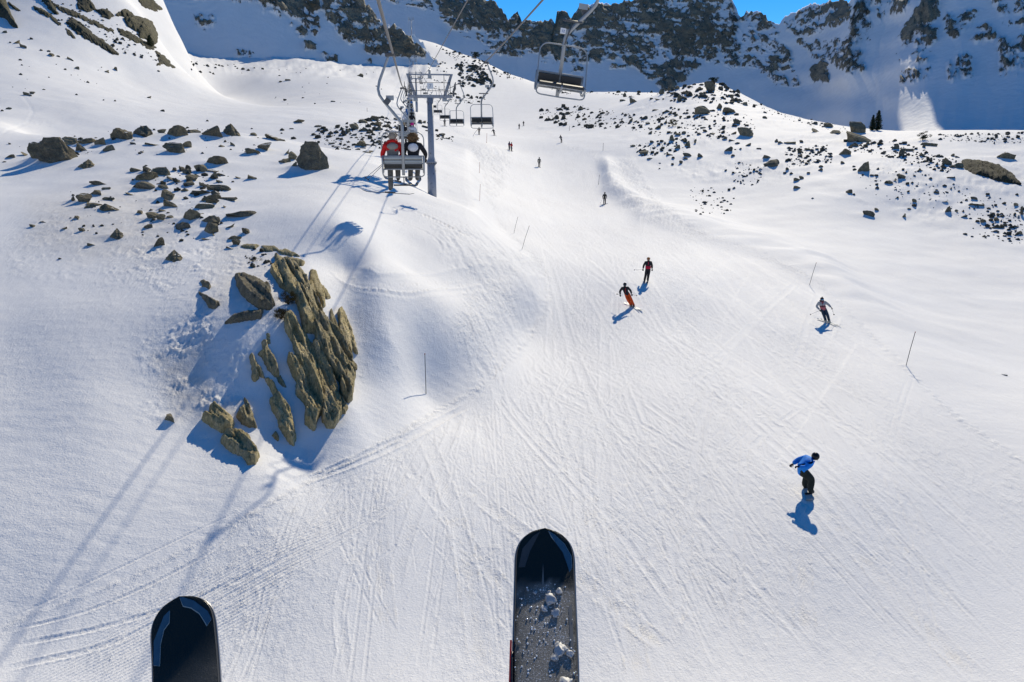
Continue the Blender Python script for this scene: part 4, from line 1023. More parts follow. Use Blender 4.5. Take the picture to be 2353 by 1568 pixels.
SPIKES = [
 (L1([(840,295),(885,290),(905,380),(960,450),(1000,560),(1000,640),(960,620),(900,560),(840,440),(800,405),(850,390)]), .8, 'leaning tan rock blade left of the big slabs', (.4, 1)),
 (L1([(985,635),(1020,612),(1072,725),(1040,712),(1000,675)]), .35, 'small dark rock point at the tip of the leaning blade', (.4, 1)),
 (L1([(718,430),(745,408),(790,500),(850,590),(862,635),(830,628),(805,590),(808,630),(775,668),(738,650),(745,560)]), .7, 'forked dark rock prong left of the leaning blade', (.2, 1)),
 (L1([(865,640),(900,660),(965,720),(975,760),(1030,840),(1110,950),(1140,1080),(1168,1220),(1145,1288),(1110,1275),(1060,1200),(1000,1110),(990,1030),(935,950),(915,850),(960,830),(920,740)]), .9, 'long narrow rock rib reaching the foot of the bank', (.5, 1)),
 (L1([(882,210),(905,198),(917,300),(898,312)]), .35, 'little upright rock stub above the leaning blade', (.1, 1)),
 (L1([(670,840),(730,950),(788,1112),(720,1112),(640,1070),(588,1010),(640,950),(675,910)]), .9, 'pyramid shaped rock with brown moss', (.3, 1)),
 (L1([(330,940),(380,912),(450,960),(550,1030),(572,1080),(545,1162),(450,1162),(340,1100),(258,1040),(280,1005),(330,1010)]), 1.0, 'broken lichened boulder, upper of the two at the bank foot', (.7, .6)),
 (L1([(438,1240),(500,1180),(640,1190),(720,1260),(760,1330),(812,1400),(780,1462),(700,1476),(650,1390),(560,1360),(480,1300)]), 1.1, 'wide lichened boulder, lower of the two at the bank foot', (.7, .6)),
 (L1([(933,1190),(970,1152),(1002,1200),(990,1242)]), .4, 'small mossy stone beside the long rock rib', (.3, 1)),
 (R2([(780,470),(880,490),(1000,550),(1110,600),(1090,650),(1145,740),(1100,785),(1000,770),(900,700),(840,640),(800,560)]), 1.0, 'large dark grey slab lying above the outcrop', (.8, .6)),
 (R2([(693,905),(760,850),(900,810),(1045,785),(1020,862),(880,882),(720,908)]), .6, 'flat wedge of dark rock left of the mossy cushions', (1, -.3)),
 (R2([(448,628),(540,680),(642,738),(600,770),(540,762),(500,690)]), .8, 'triangular grey stone with a long blue shadow', (.8, .6)),
 (R2([(468,518),(500,512),(558,572),(540,590),(480,545)]), .5, 'small dark stone above the triangular one', (.8, .6)),
 (R2([(838,195),(900,183),(1005,190),(960,217),(880,217)]), .35, 'thin flat stone at the top of the outcrop', (1, 0)),
 (R2([(1025,198),(1150,198),(1185,237),(1060,247)]), .35, 'flat stone plate second along the outcrop top', (1, .2)),
 (R2([(1168,233),(1260,228),(1375,292),(1270,282),(1190,262)]), .4, 'flat stone plate sloping down at the outcrop top', (1, .5)),
 (R2([(1228,303),(1330,318),(1418,340),(1410,377),(1300,367),(1238,342)]), .45, 'flat lichened stone just above the big slabs', (1, .2)),
]
for i, (poly, th, lab, gr) in enumerate(SPIKES):
    o = shell(poly, th * 0.5, "slope_rock", MAT['slab'] if i not in (9, 10, 11, 12) else MAT['boulder'], None, 2.0, 900 + 29 * i, grain=gr, lean=(0.2, -0.35, 0.9), ridge=0.6, edge_px=6.0, grow=1.2)
    tag(o, lab, "rock")
CRAGS = [ # bare rock on the left hillside and far right
 ([(-30,-30),(12,0),(22,30),(40,64),(28,60),(14,42),(-5,36),(-30,20)], 3.0, 'dark crag at the extreme top corner of the left slope'),
 ([(20,6),(45,25),(44,26),(24,14)], 1.2, 'slim dark rock rib right of the corner crag'),
 ([(95,-15),(115,0),(134,32),(126,32),(110,18),(100,5),(88,-8)], 2.0, 'olive mossy rock rib high on the left slope'),
 ([(78,16),(100,24),(118,36),(142,60),(136,58),(116,42),(95,32),(80,22)], 1.6, 'mossy rock streak below the olive rib'),
 ([(150,55),(165,42),(190,58),(215,80),(240,95),(272,126),(262,126),(232,108),(212,98),(196,90),(180,78),(166,66)], 2.2, 'long mossy brown rock band slanting down the left slope'),
 ([(148,66),(160,72),(173,88),(165,86),(152,74)], 1.2, 'short dark rock beside the mossy band'),
 ([(120,8),(150,20),(190,36),(230,55),(260,70),(262,76),(230,64),(190,46),(150,30),(125,16)], 1.2, 'thin broken rock line above the mossy band'),
 ([(185,-15),(205,0),(222,20),(200,28),(180,20),(178,0)], 2.0, 'dark crag at the top edge over the left slope'),
 ([(220,25),(245,22),(262,38),(250,44),(232,36)], 1.6, 'dark crag below the top edge crag'),
 ([(268,36),(290,24),(305,34),(296,38),(280,38)], 1.6, 'small dark crag left of the gully head'),
 ([(285,44),(305,38),(330,44),(350,52),(362,80),(360,100),(345,108),(340,92),(322,86),(318,74),(296,62)], 3.0, 'big rounded dark crag beside the snowy gully'),
 ([(270,66),(300,76),(320,90),(345,104),(330,104),(300,92),(276,78)], 1.4, 'jagged dark ledge under the rounded crag'),
 ([(320,-14),(350,0),(372,22),(360,26),(335,18),(318,6)], 2.0, 'dark ledge rocks at the head of the gully'),
 ([(356,118),(372,126),(388,140),(401,156),(392,154),(376,148),(362,150),(366,138)], 1.4, 'dark rocks on the nose of the left slope'),
 ([(330,102),(346,104),(358,110),(350,114),(334,110)], 1.0, 'dark rock under the lone gully tree'),
 ([(2210,372),(2245,372),(2290,384),(2325,400),(2345,424),(2320,420),(2290,415),(2262,404),(2240,400),(2218,388)], 1.8, 'huge dark whaleback rock at far right'),
]
for i, (poly, th, lab) in enumerate(CRAGS):
    o = shell(poly, th * 0.6, "crag", MAT['crag'], None, 1.2, 1500 + 23 * i, grain=(1, .8), lean=(0.15, -0.35, 0.9), ridge=0.9, breakup=0 if i == 0 else 3.5 if i == 10 else 7.0 if i < 15 else 3.0, grow=2.0)
    tag(o, lab, "crag")
# ------------------------------------------------------------------ chairlift
MAT['galv'] = plain("galvanised_steel", (0.34, 0.36, 0.37), 0.45, 0.35, 0.15, 9)
MAT['galv_dark'] = plain("dark_steel", (0.10, 0.105, 0.11), 0.5, 0.4, 0.2, 9)
MAT['tower'] = plain("tower_blue_grey_paint", (0.31, 0.33, 0.365), 0.5, 0.15, 0.14, 3)
MAT['rope'] = plain("wire_rope", (0.16, 0.155, 0.15), 0.6, 0.5, 0.2, 20)
MAT['seat_dark'] = plain("black_seat_pad", (0.028, 0.03, 0.03), 0.55, 0, 0.25, 8)
MAT['back_pad'] = plain("pale_grey_back_pad", (0.42, 0.44, 0.42), 0.5, 0, 0.1, 8)
MAT['white'] = plain("white_plate", (0.78, 0.79, 0.78), 0.45, 0, 0.05, 4)
MAT['blue_ink'] = plain("blue_lettering", (0.03, 0.12, 0.38), 0.5, 0, 0.05, 4)
MAT['grey_ink'] = plain("grey_lettering", (0.22, 0.25, 0.30), 0.5, 0, 0.05, 4)
MAT['chip'] = plain("rusty_scuff", (0.09, 0.075, 0.07), 0.8, 0, 0.3, 20)

def axis_x(y): return 1.72 - 0.1225 * y
HALF = 2.2
UPZ = ([-70, 0, 23.4, 46.8, 75, 120, 170, 220, 268, 390, 514, 600, 690, 760], [-1.5, 1.9, 2.88, 4.0, 6.35, 9.6, 14.2, 19.9, 26.2, 41.0, 59.5, 82., 112., 125.])
DNZ = ([-70, 0, 20, 44, 75, 120, 170, 220, 268, 390, 514, 600, 690, 760], [1.2, 4.5, 4.80, 5.0, 6.45, 9.9, 14.7, 20.3, 26.2, 41.4, 59.5, 82.5, 112., 125.])
def smooth_z(tab, y):
    xs, zs = np.array(tab[0], float), np.array(tab[1], float)
    d = np.gradient(zs, xs)
    i = int(np.clip(np.searchsorted(xs, y) - 1, 0, len(xs) - 2)); h = xs[i + 1] - xs[i]; t = (y - xs[i]) / h
    return float((2*t**3-3*t**2+1)*zs[i] + (t**3-2*t**2+t)*h*d[i] + (-2*t**3+3*t**2)*zs[i+1] + (t**3-t**2)*h*d[i+1])
def rope_pt(side, y): return Vector((axis_x(y) + side * HALF + (0.62 * max(0.0, (48 - y) / 48) if side > 0 else 0.0), y, smooth_z(UPZ if side < 0 else DNZ, y)))
for side, lab in ((-1, "steel haul rope carrying the occupied uphill chairs"), (1, "steel haul rope carrying the empty downhill chairs")):
    mb = MB(); mb.tube([rope_pt(side, y) for y in np.concatenate([np.arange(-70, 120, 4.0), np.arange(120, 761, 16.0)])], 0.032, 6)
    tag(mb.build("haul_rope", MAT['rope']), lab, "rope")
mb = MB()
cz = lambda y: float(np.interp(y, [-70, 0, 24.5, 75, 160, 268, 390, 514, 690], [-1.0, 2.9, 4.5, 7.95, 14.8, 27.6, 42, 61, 113.5]))
mb.tube([Vector((axis_x(y), y, cz(y))) for y in np.concatenate([np.arange(-70, 76, 5.0), np.arange(80, 691, 15.0)])], 0.022, 5)
tag(mb.build("signal_cable", MAT['rope']), "thin signal cable strung between the tower tops", "cable")

def make_tower(y, scale_h=1.0, label="", sign=True, arm_z=None, pole_r=(0.26, 0.26, 0.37)):
    x = axis_x(y); zr = smooth_z(UPZ, y)
    zg = float(hgt(np.array([x]), np.array([y]))[0])
    t = empty("lift_tower", (x, y, zg)); tag(t, label, "lift tower")
    if zr - zg < 4.5: zg = zr - 4.5
    t.location.z = zg
    B = zr - zg - 0.95                   # underside of the lower beam
    print('TOWER', y, zr, zg)
    fl = max(1.0, B - 5.75)
    mb = MB(); mb.tube([(0, 0, -1.5), (0, 0, fl)], [0.42, 0.40], 20); mb.tube([(0, 0, fl), (0, 0, fl + 0.06)], 0.52, 20)
    mb.build("lower_pole", MAT['tower'], t)
    mb = MB(); mb.tube([(0, 0, fl + 0.06), (0, 0, fl + 0.14), (0, 0, fl + 0.55), (0, 0, B)], [0.52, 0.40, 0.285, 0.275], 20)
    up = mb.build("upper_pole", MAT['tower'], t)
    mb = MB()
    for k in range(12):
        a = k * math.pi / 6; mb.box((0.46 * math.cos(a), 0.46 * math.sin(a), fl - 0.05), (0.05, 0.05, 0.1))
    mb.build("flange_bolts", MAT['galv_dark'], t)
    r2 = np.random.default_rng(3)
    mb = MB()
    for k in range(26):
        a = -math.pi / 2 + r2.normal(0, 0.6); zz = r2.uniform(0.3, B - 0.2); rr = 0.405 if zz < fl else (0.5 if zz < fl + .5 else 0.278)
        if fl - .1 < zz < fl + .6: continue
        mb.box((rr * math.cos(a), rr * math.sin(a), zz), (0.035, 0.035, r2.uniform(0.03, 0.16)))
    mb.build("paint_scuffs", MAT['chip'], t)
    MB().box((0, 0, B + 0.14), (4.05, 0.30, 0.28), bev=0.02).build("lower_beam", MAT['tower'], t)
    top = B + 2.05
    MB().box((0, 0, top), (4.2, 0.14, 0.13), bev=0.01).build("upper_beam", MAT['tower'], t)
    for s in (-1, 1):
        bm = bmesh.new()
        q = [(-2.08 * s, top - 0.06), (-1.82 * s, top - 0.06), (-1.22 * s, B + 0.28), (-1.52 * s, B + 0.28)]
        vs_ = [bm.verts.new((px_, yy, zz)) for yy in (-0.09, 0.09) for px_, zz in q]
        for f in ((0, 1, 2, 3), (7, 6, 5, 4), (0, 4, 5, 1), (1, 5, 6, 2), (2, 6, 7, 3), (3, 7, 4, 0)): bm.faces.new([vs_[k] for k in f])
        w_ = MB(); w_.bm.free(); w_.bm = bm; w_.build("diagonal_strut", MAT['tower'], t)
        MB().box((1.32 * s, 0, B - 0.14), (0.42, 0.34, 0.28), bev=0.03).build("beam_bracket", MAT['galv'], t)
        for px_ in (1.28, 1.83):
            MB().tube([(px_ * s, -0.35, B + 0.1), (px_ * s, -0.35, top)], 0.028, 6).build("railing_post", MAT['galv_dark'], t)
        # sheave train
        sh = MB(); sh.box((2.14 * s, 0, zr - zg - 0.30), (0.10, 2.4, 0.16), bev=0.02)
        sh.box((2.14 * s, 0, zr - zg - 0.55), (0.16, 0.35, 0.5)); sh.box((2.28 * s, 0, zr - zg + 0.05), (0.05, 2.5, 0.62))
        so = sh.build("sheave_beam", MAT['galv_dark'], t)
        for k in range(6):
            wm = MB(); yk = -1.05 + 0.42 * k
            wm.tube([(2.2 * s - 0.05, yk, zr - zg - 0.19), (2.2 * s + 0.05, yk, zr - zg - 0.19)], 0.17, 14)
            wm.build("sheave", MAT['galv_dark'], so)
    mb = MB()
    for zz in (B + 0.62, B + 1.32): mb.tube([(-1.83, -0.35, zz), (1.83, -0.35, zz)], 0.024, 6)
    for px_ in (-0.82, 0.82):
        mb.tube([(px_, -0.35, B + 0.1)] + [(px_, -0.35, B + 1.0)], 0.022, 6)
    mb.build("catwalk_railing", MAT['galv_dark'], t)
    MB().box((0, 0.38, B + 0.26), (3.7, 0.55, 0.05)).build("catwalk", MAT['galv_dark'], t)
    mb = MB(); mb.box((0, 0, top + 0.08), (0.18, 0.2, 0.36)); mb.tube([(-0.1, 0, top + 0.28), (0.1, 0, top + 0.28)], 0.13, 12); mb.box((0, 0, top - 0.2), (0.34, 0.1, 0.3))
    mb.build("cable_sheave", MAT['galv'], t)
    if sign:
        so = MB().box((0.02, -0.42, B + 1.02), (0.56, 0.02, 0.50)).build("sign", MAT['white'], t)
        text_mesh("7", 0.42, so, MAT['grey_ink'], (0.02, -0.434, B + 0.88), (math.pi / 2, 0, 0))
    t.rotation_euler = (0, 0, math.atan(0.1225))
    return t
make_tower(75, label="near blue grey lift tower with catwalk and plain numbered sign")
make_tower(268, label="second lift tower, half hidden behind the near one", sign=False)
make_tower(514, label="third lift tower, small against the shaded foot of the spur", sign=False)
make_tower(690, label="farthest lift tower, on the crest of the sunny lift hill", sign=False)

# ---- the chair: faces local +y, seat pan at z = 0, hanger bows out to local -x
def make_chair():
    t = empty("lift_chair")
    mb = MB()
    mb.tube([(0, -0.27, -0.24), (0, -0.27, 1.13), (-0.03, -0.26, 1.24), (-0.50, -0.14, 1.82), (-0.61, -0.10, 1.98), (-0.645, -0.06, 2.14), (-0.60, -0.03, 2.36), (-0.36, 0, 2.96), (-0.33, 0, 3.06)],
            [0.045, 0.045, 0.045, 0.045, 0.042, 0.04, 0.04, 0.036, 0.036], 10)
    mb.build("hanger", MAT['galv'], t)
    mb = MB(); mb.box((-0.27, 0, 3.08), (0.26, 0.16, 0.10), bev=0.02); mb.tube([(-0.2, -0.22, 3.1), (-0.2, 0.22, 3.1)], 0.06, 8); mb.tube([(-0.42, 0, 3.07), (-0.30, 0, 3.07)], 0.05, 8)
    mb.build("grip", MAT['galv_dark'], t)
    for s in (-1, 1):
        cx = 0.285 * s
        MB().box((cx, -0.215, 0.18), (0.52, 0.03, 0.17), Matrix.Rotation(-0.16, 3, 'X'), bev=0.012).build("back_cushion", MAT['seat_dark'], t)
        bm = bmesh.new(); w = MB(); w.bm.free(); w.bm = bm
        # dished seat pan
        prof = [(-0.24, 0.06), (-0.12, -0.02), (0.06, -0.03), (0.18, 0.0), (0.24, -0.03)]
        top_ = [[bm.verts.new((cx + dx, y_, z_ + 0.03)) for y_, z_ in prof] for dx in (-0.265, 0.265)]
        bot_ = [[bm.verts.new((cx + dx, y_, z_ - 0.03)) for y_, z_ in prof] for dx in (-0.265, 0.265)]
        for k in range(4):
            bm.faces.new((top_[0][k], top_[1][k], top_[1][k + 1], top_[0][k + 1])); bm.faces.new((bot_[0][k], bot_[0][k + 1], bot_[1][k + 1], bot_[1][k]))
            for e_ in (0, 1): bm.faces.new((top_[e_][k], top_[e_][k + 1], bot_[e_][k + 1], bot_[e_][k]))
        bm.faces.new((top_[0][0], bot_[0][0], bot_[1][0], top_[1][0])); bm.faces.new((top_[0][4], top_[1][4], bot_[1][4], bot_[0][4]))
        w.build("seat", MAT['seat_dark'], t)
        for z_, dy in ((0.245, -0.04), (0.15, -0.015)):
            MB().box((cx, -0.235 + dy, z_), (0.53, 0.05, 0.08), Matrix.Rotation(-0.16, 3, 'X'), bev=0.018).build("backrest", MAT['back_pad'], t)
    mb = MB()
    for z_, y_ in ((0.30, -0.27), (0.095, -0.26)): mb.tube([(-0.58, y_, z_), (0.58, y_, z_)], 0.02, 6)
    mb.tube([(-0.58, -0.2, -0.07), (0.58, -0.2, -0.07)], 0.022, 6); mb.tube([(-0.58, 0.2, -0.07), (0.58, 0.2, -0.07)], 0.022, 6)
    mb.build("seat_frame", MAT['galv'], t)
    for sx in (-0.585, 0, 0.585):
        mb = MB(); mb.tube([(sx, -0.28, 0.31), (sx, -0.27, 0.10), (sx, -0.25, -0.06), (sx, -0.17, -0.15), (sx, -0.02, -0.17), (sx, 0.14, -0.14), (sx, 0.24, -0.04)], 0.027, 8)
        mb.build("side_tube", MAT['galv'], t)
    mb = MB()
    loop = [(0, 0.97)] + [(0.38, 0.97)] + [(0.38 + 0.22 * math.sin(a), 0.75 + 0.22 * math.cos(a)) for a in (0.4, 0.8, 1.2, 1.5)] + [(0.605, 0.2), (0.605, -0.18)] + [(0.48 + 0.125 * math.cos(a), -0.20 - 0.09 * math.sin(a)) for a in (0.5, 1.0, 1.5)] + [(0, -0.30)]
    yl = lambda z_: -0.24 + 0.42 * (0.97 - z_) / 1.27
    full = [(x_, yl(z_), z_) for x_, z_ in loop] + [(-x_, yl(z_), z_) for x_, z_ in loop[::-1][1:]]
    mb.tube(full, 0.017, 8, caps=False); mb.build("safety_bar", MAT['galv'], t)
    mb = MB(); mb.box((-0.40, -0.22, 1.80), (0.16, 0.03, 0.17), Matrix.Rotation(0.7, 3, 'Y')); mb.build("hanger_clamp", MAT['galv_dark'], t)
    return t
def footrest(t, raised):
    mb = MB()
    if raised: mb.tube([(0, -0.24, 0.98), (-0.12, -0.16, 1.52)], 0.016, 6); mb.tube([(-0.37, -0.16, 1.53), (0.13, -0.16, 1.53)], 0.026, 8)
    else: mb.tube([(0, 0.16, -0.28), (0, 0.20, -0.52)], 0.016, 6); mb.tube([(-0.3, 0.2, -0.53), (0.3, 0.2, -0.53)], 0.024, 8)
    mb.build("footrest", MAT['galv_dark'], t)
LIFT_YAW = math.atan(0.1225)
chair0 = make_chair()
pl0 = MB().box((-0.32, -0.16, 1.90), (0.22, 0.02, 0.13)).build("number_plate", MAT['galv'], chair0)
def place_chair(side, y, label, group, roll=0.0, first=False):
    c = chair0 if first else copy_tree(chair0)
    g = rope_pt(side, y)
    yaw = LIFT_YAW + (0 if side < 0 else math.pi)
    R = Matrix.Rotation(yaw, 4, 'Z') @ Matrix.Rotation(roll, 4, 'Y')
    c.matrix_world = Matrix.Translation(g) @ R @ Matrix.Translation(Vector((0.2, 0, -3.1)))
    tag(c, label, "lift chair", group)
    return c
UP = []
up_y = [23.4, 53.0, 73.0, 93.6, 117, 140, 164, 187, 211, 234, 258, 300, 325, 350, 376, 402]
up_lab = ["nearest occupied lift chair, grey haired rider and fur hooded rider aboard", "second occupied lift chair, carrying the rider in a pink hat", "third occupied lift chair, partly hidden behind the nearest hanger", "fourth occupied lift chair, carrying blue jacketed riders"]
for i, y in enumerate(up_y):
    lab = up_lab[i] if i < 4 else "tiny occupied lift chair stacked up the rope behind the near tower"
    UP.append(place_chair(-1, y, lab, "chairs going uphill with skiers", first=(i == 0)))
DN = []
dn_y = [20.3, 44.2, 68, 92, 116, 140, 165, 190, 215, 240, 290, 315, 340, 365]
dn_lab = ["nearest empty lift chair, tilted, with a white number 12 plate", "second empty lift chair from the camera, right of the near tower", "third empty lift chair from the camera, small beside the near tower", "fourth empty lift chair from the camera, close to the tower pole", "fifth empty lift chair from the camera, half behind the tower pole"]
for i, y in enumerate(dn_y):
    lab = dn_lab[i] if i < 5 else "tiny empty lift chair seen through the near tower head"
    c = place_chair(1, y, lab, "empty chairs coming downhill", roll=math.radians(-7.6) if i == 0 else rgs.normal(0, 0.012))
    DN.append(c)
for i, c in enumerate(UP): footrest(c, False) if i < 6 else None
for i, c in enumerate(DN): footrest(c, True) if i < 7 else None
np12 = MB().box((0.10, -0.12, 1.27), (0.135, 0.015, 0.135), bev=0.004).build("number_plate", MAT['white'], DN[0])
text_mesh("12", 0.085, np12, MAT['blue_ink'], (0.10, -0.110, 1.238), (math.pi / 2, 0, math.pi), 0.0012)
MB().box((0.02, -0.15, 1.27), (0.09, 0.02, 0.11)).build("plate_bracket", MAT['galv'], DN[0])
# ------------------------------------------------------------------ people
def cloth(name, col, rough=0.75): 
    m, n, l, b = base_mat(name)
    tc = n.new("ShaderNodeTexCoord"); no = noise_node(n, l, tc.outputs['Object'], 7.0, 4)
    c = ramp(n, l, no.outputs['Fac'], [(0.3, tuple(v * 0.75 for v in col)), (0.7, tuple(min(1, v * 1.15) for v in col))])
    l.new(c, b.inputs['Base Color']); b.inputs['Roughness'].default_value = rough; b.inputs['Specular IOR Level'].default_value = 0.25
    bp = n.new("ShaderNodeBump"); bp.inputs['Strength'].default_value = 0.5; bp.inputs['Distance'].default_value = 0.02
    l.new(no.outputs['Fac'], bp.inputs['Height']); l.new(bp.outputs[0], b.inputs['Normal'])
    return m
CL = {}
def C_(name, col, rough=0.75):
    if name not in CL: CL[name] = cloth(name, col, rough)
    return CL[name]
BLACK = C_("black_fabric", (0.022, 0.022, 0.026)); SKIN = C_("skin", (0.50, 0.30, 0.20), 0.55)
BLUE = C_("bright_blue_jacket", (0.012, 0.24, 0.78)); ORANGE = C_("orange_trousers", (0.75, 0.09, 0.012)); RED = C_("crimson_jacket", (0.50, 0.012, 0.045))
SCARLET = C_("scarlet_jacket", (0.55, 0.015, 0.015)); GREY = C_("grey_jacket", (0.17, 0.165, 0.155)); GREYT = C_("grey_trousers", (0.13, 0.13, 0.125)); NAVY = C_("navy_trousers", (0.02, 0.04, 0.075))
PINK = C_("dusty_pink_jacket", (0.42, 0.12, 0.14)); LGREY = C_("light_grey_sleeve", (0.36, 0.37, 0.38)); DGREEN = C_("dark_green_trousers", (0.018, 0.024, 0.02)); KHAKI = C_("khaki_jacket", (0.20, 0.19, 0.15))
OLIVE = C_("dark_olive_jacket", (0.045, 0.042, 0.03)); WHITE = C_("white_fabric", (0.72, 0.73, 0.76)); HAIRG = C_("grey_hair", (0.33, 0.29, 0.24), 0.9); FUR = C_("brown_fur", (0.16, 0.10, 0.05), 0.95)
MAGENTA = C_("pink_hat", (0.55, 0.02, 0.22)); TAN = C_("tan_hat", (0.30, 0.23, 0.15)); BLUE2 = C_("blue_jacket", (0.03, 0.15, 0.42)); BOOT = C_("ski_boot", (0.05, 0.05, 0.052), 0.35); BOOTW = C_("pale_ski_boot", (0.42, 0.45, 0.40), 0.35)
HELMET = C_("black_helmet", (0.012, 0.012, 0.014), 0.18); HELMETO = C_("amber_helmet", (0.30, 0.10, 0.02), 0.35); LIME = C_("lime_collar", (0.35, 0.55, 0.03)); BROWN = C_("brown_jacket", (0.12, 0.085, 0.05)); MAROON = C_("maroon_jacket", (0.20, 0.02, 0.03))
LENS = plain("goggle_lens", (0.10, 0.30, 0.55), 0.08, 0.6, 0.2, 5); LENSG = plain("silver_goggle_lens", (0.45, 0.45, 0.42), 0.1, 0.6, 0.1, 5)
SKI_D = plain("dark_ski_top", (0.035, 0.04, 0.045), 0.25, 0, 0.3, 10); SKI_P = plain("pale_ski_top", (0.45, 0.46, 0.44), 0.3, 0, 0.3, 9); POLE_M = plain("grey_ski_pole", (0.16, 0.16, 0.17), 0.3, 0.6, 0.1, 5)

EDGES = [('pel','spi','torso'),('spi','che','torso'),('che','nec','torso'),('nec','hed','head'),('hed','top','head'),
         ('che','shL','sleeve'),('shL','elL','sleeve'),('elL','wrL','sleeve'),('che','shR','sleeve'),('shR','elR','sleeve'),('elR','wrR','sleeve'),
         ('pel','hiL','leg'),('hiL','knL','leg'),('knL','anL','leg'),('anL','toL','boot'),('pel','hiR','leg'),('hiR','knR','leg'),('knR','anR','leg'),('anR','toR','boot')]
RAD = dict(pel=.165, spi=.158, che=.17, nec=.062, hed=.10, top=.075, sh=.088, el=.068, wr=.05, hi=.115, kn=.088, an=.075, to=.055)
STAND = dict(pel=(0,0,.95), spi=(0,.02,1.12), che=(0,.03,1.32), nec=(0,.04,1.48), hed=(0,.06,1.60), top=(0,.06,1.70),
             shL=(-.20,.03,1.40), elL=(-.29,.02,1.14), wrL=(-.28,.20,.98), shR=(.20,.03,1.40), elR=(.29,.02,1.14), wrR=(.28,.20,.98),
             hiL=(-.10,0,.90), knL=(-.11,.08,.50), anL=(-.11,0,.11), toL=(-.11,.17,.06), hiR=(.10,0,.90), knR=(.11,.08,.50), anR=(.11,0,.11), toR=(.11,.17,.06))
SIT = dict(pel=(0,-.05,.12), spi=(0,-.10,.28), che=(0,-.10,.50), nec=(0,-.07,.66), hed=(0,-.05,.77), top=(0,-.05,.87),
           shL=(-.20,-.09,.58), elL=(-.28,-.04,.32), wrL=(-.17,.18,.24), shR=(.20,-.09,.58), elR=(.28,-.04,.32), wrR=(.17,.18,.24),
           hiL=(-.10,-.03,.12), knL=(-.12,.38,.10), anL=(-.12,.36,-.32), toL=(-.12,.52,-.40), hiR=(.10,-.03,.12), knR=(.12,.38,.10), anR=(.12,.36,-.32), toR=(.12,.52,-.40))
def glove_mesh():
    mb = MB(); mb.ball((0, 0, 0), 0.045, 8, 6, (0.8, 1.15, 0.55))
    for k, (x_, L_) in enumerate(((-.03, .07), (-.01, .08), (.012, .075), (.032, .06))):
        mb.tube([(x_, .02, 0), (x_ * 1.1, .05 + L_ * .35, -.006), (x_ * 1.1, .05 + L_ * .5, -.035), (x_ * 1.05, .03 + L_ * .3, -.055)], [.014, .014, .013, .011], 5)
    mb.tube([(-.035, -.02, 0), (-.06, .015, -.01), (-.05, .045, -.03)], [.015, .014, .012], 5)
    me = bpy.data.meshes.new("glove"); mb.bm.to_mesh(me); mb.bm.free(); return me
GLOVE = glove_mesh(); GLOVE.materials.append(BLACK)
_tmp = 0
def body_mesh(J, mats, detail=1, fat=1.0):
    names = [k for k in J if k != '_f']; idx = {n_: i for i, n_ in enumerate(names)}
    me = bpy.data.meshes.new("body_skeleton")
    me.from_pydata([J[n_] for n_ in names], [(idx[a], idx[b]) for a, b, _ in EDGES], [])
    o = bpy.data.objects.new("body_skeleton", me); COL.objects.link(o)
    o.modifiers.new("skin", 'SKIN')
    sv = me.skin_vertices[0].data
    for n_ in names:
        r = RAD.get(n_, RAD.get(n_[:2], .08)) * (fat if n_ not in ('hed', 'top', 'nec') else 1)
        sv[idx[n_]].radius = (r, r * (0.78 if n_ in ('pel', 'spi', 'che') else 1.0)); sv[idx[n_]].use_root = n_ == 'pel'
    sb = o.modifiers.new("sub", 'SUBSURF'); sb.levels = detail; sb.render_levels = detail
    dg = bpy.context.evaluated_depsgraph_get(); dg.update()
    ev = bpy.data.meshes.new_from_object(o.evaluated_get(dg))
    bpy.data.objects.remove(o); bpy.data.meshes.remove(me)
    ev.name = "body"; ev.materials.clear()
    keys = ['torso', 'head', 'sleeve', 'leg', 'boot']
    for k in keys: ev.materials.append(mats[k])
    n = len(ev.polygons); cen = np.empty(n * 3, np.float32); ev.polygons.foreach_get("center", cen); cen = cen.reshape(-1, 3)
    best = np.full(n, 1e9); mi = np.zeros(n, np.int32)
    for a, b, c in EDGES:
        A, B = np.array(J[a]), np.array(J[b]); ab = B - A
        t = np.clip(((cen - A) @ ab) / (ab @ ab), 0, 1)
        d = np.linalg.norm(cen - A - t[:, None] * ab, axis=1) - RAD.get(a, RAD.get(a[:2], .08)) * 0.6
        if c == 'head': d = d + 0.03
        if a == 'pel' and c == 'leg': d = d + 0.04
        u = d < best; best[u] = d[u]; mi[u] = keys.index(c)
    ev.polygons.foreach_set("material_index", mi); ev.polygons.foreach_set("use_smooth", np.ones(n, bool))
    return ev
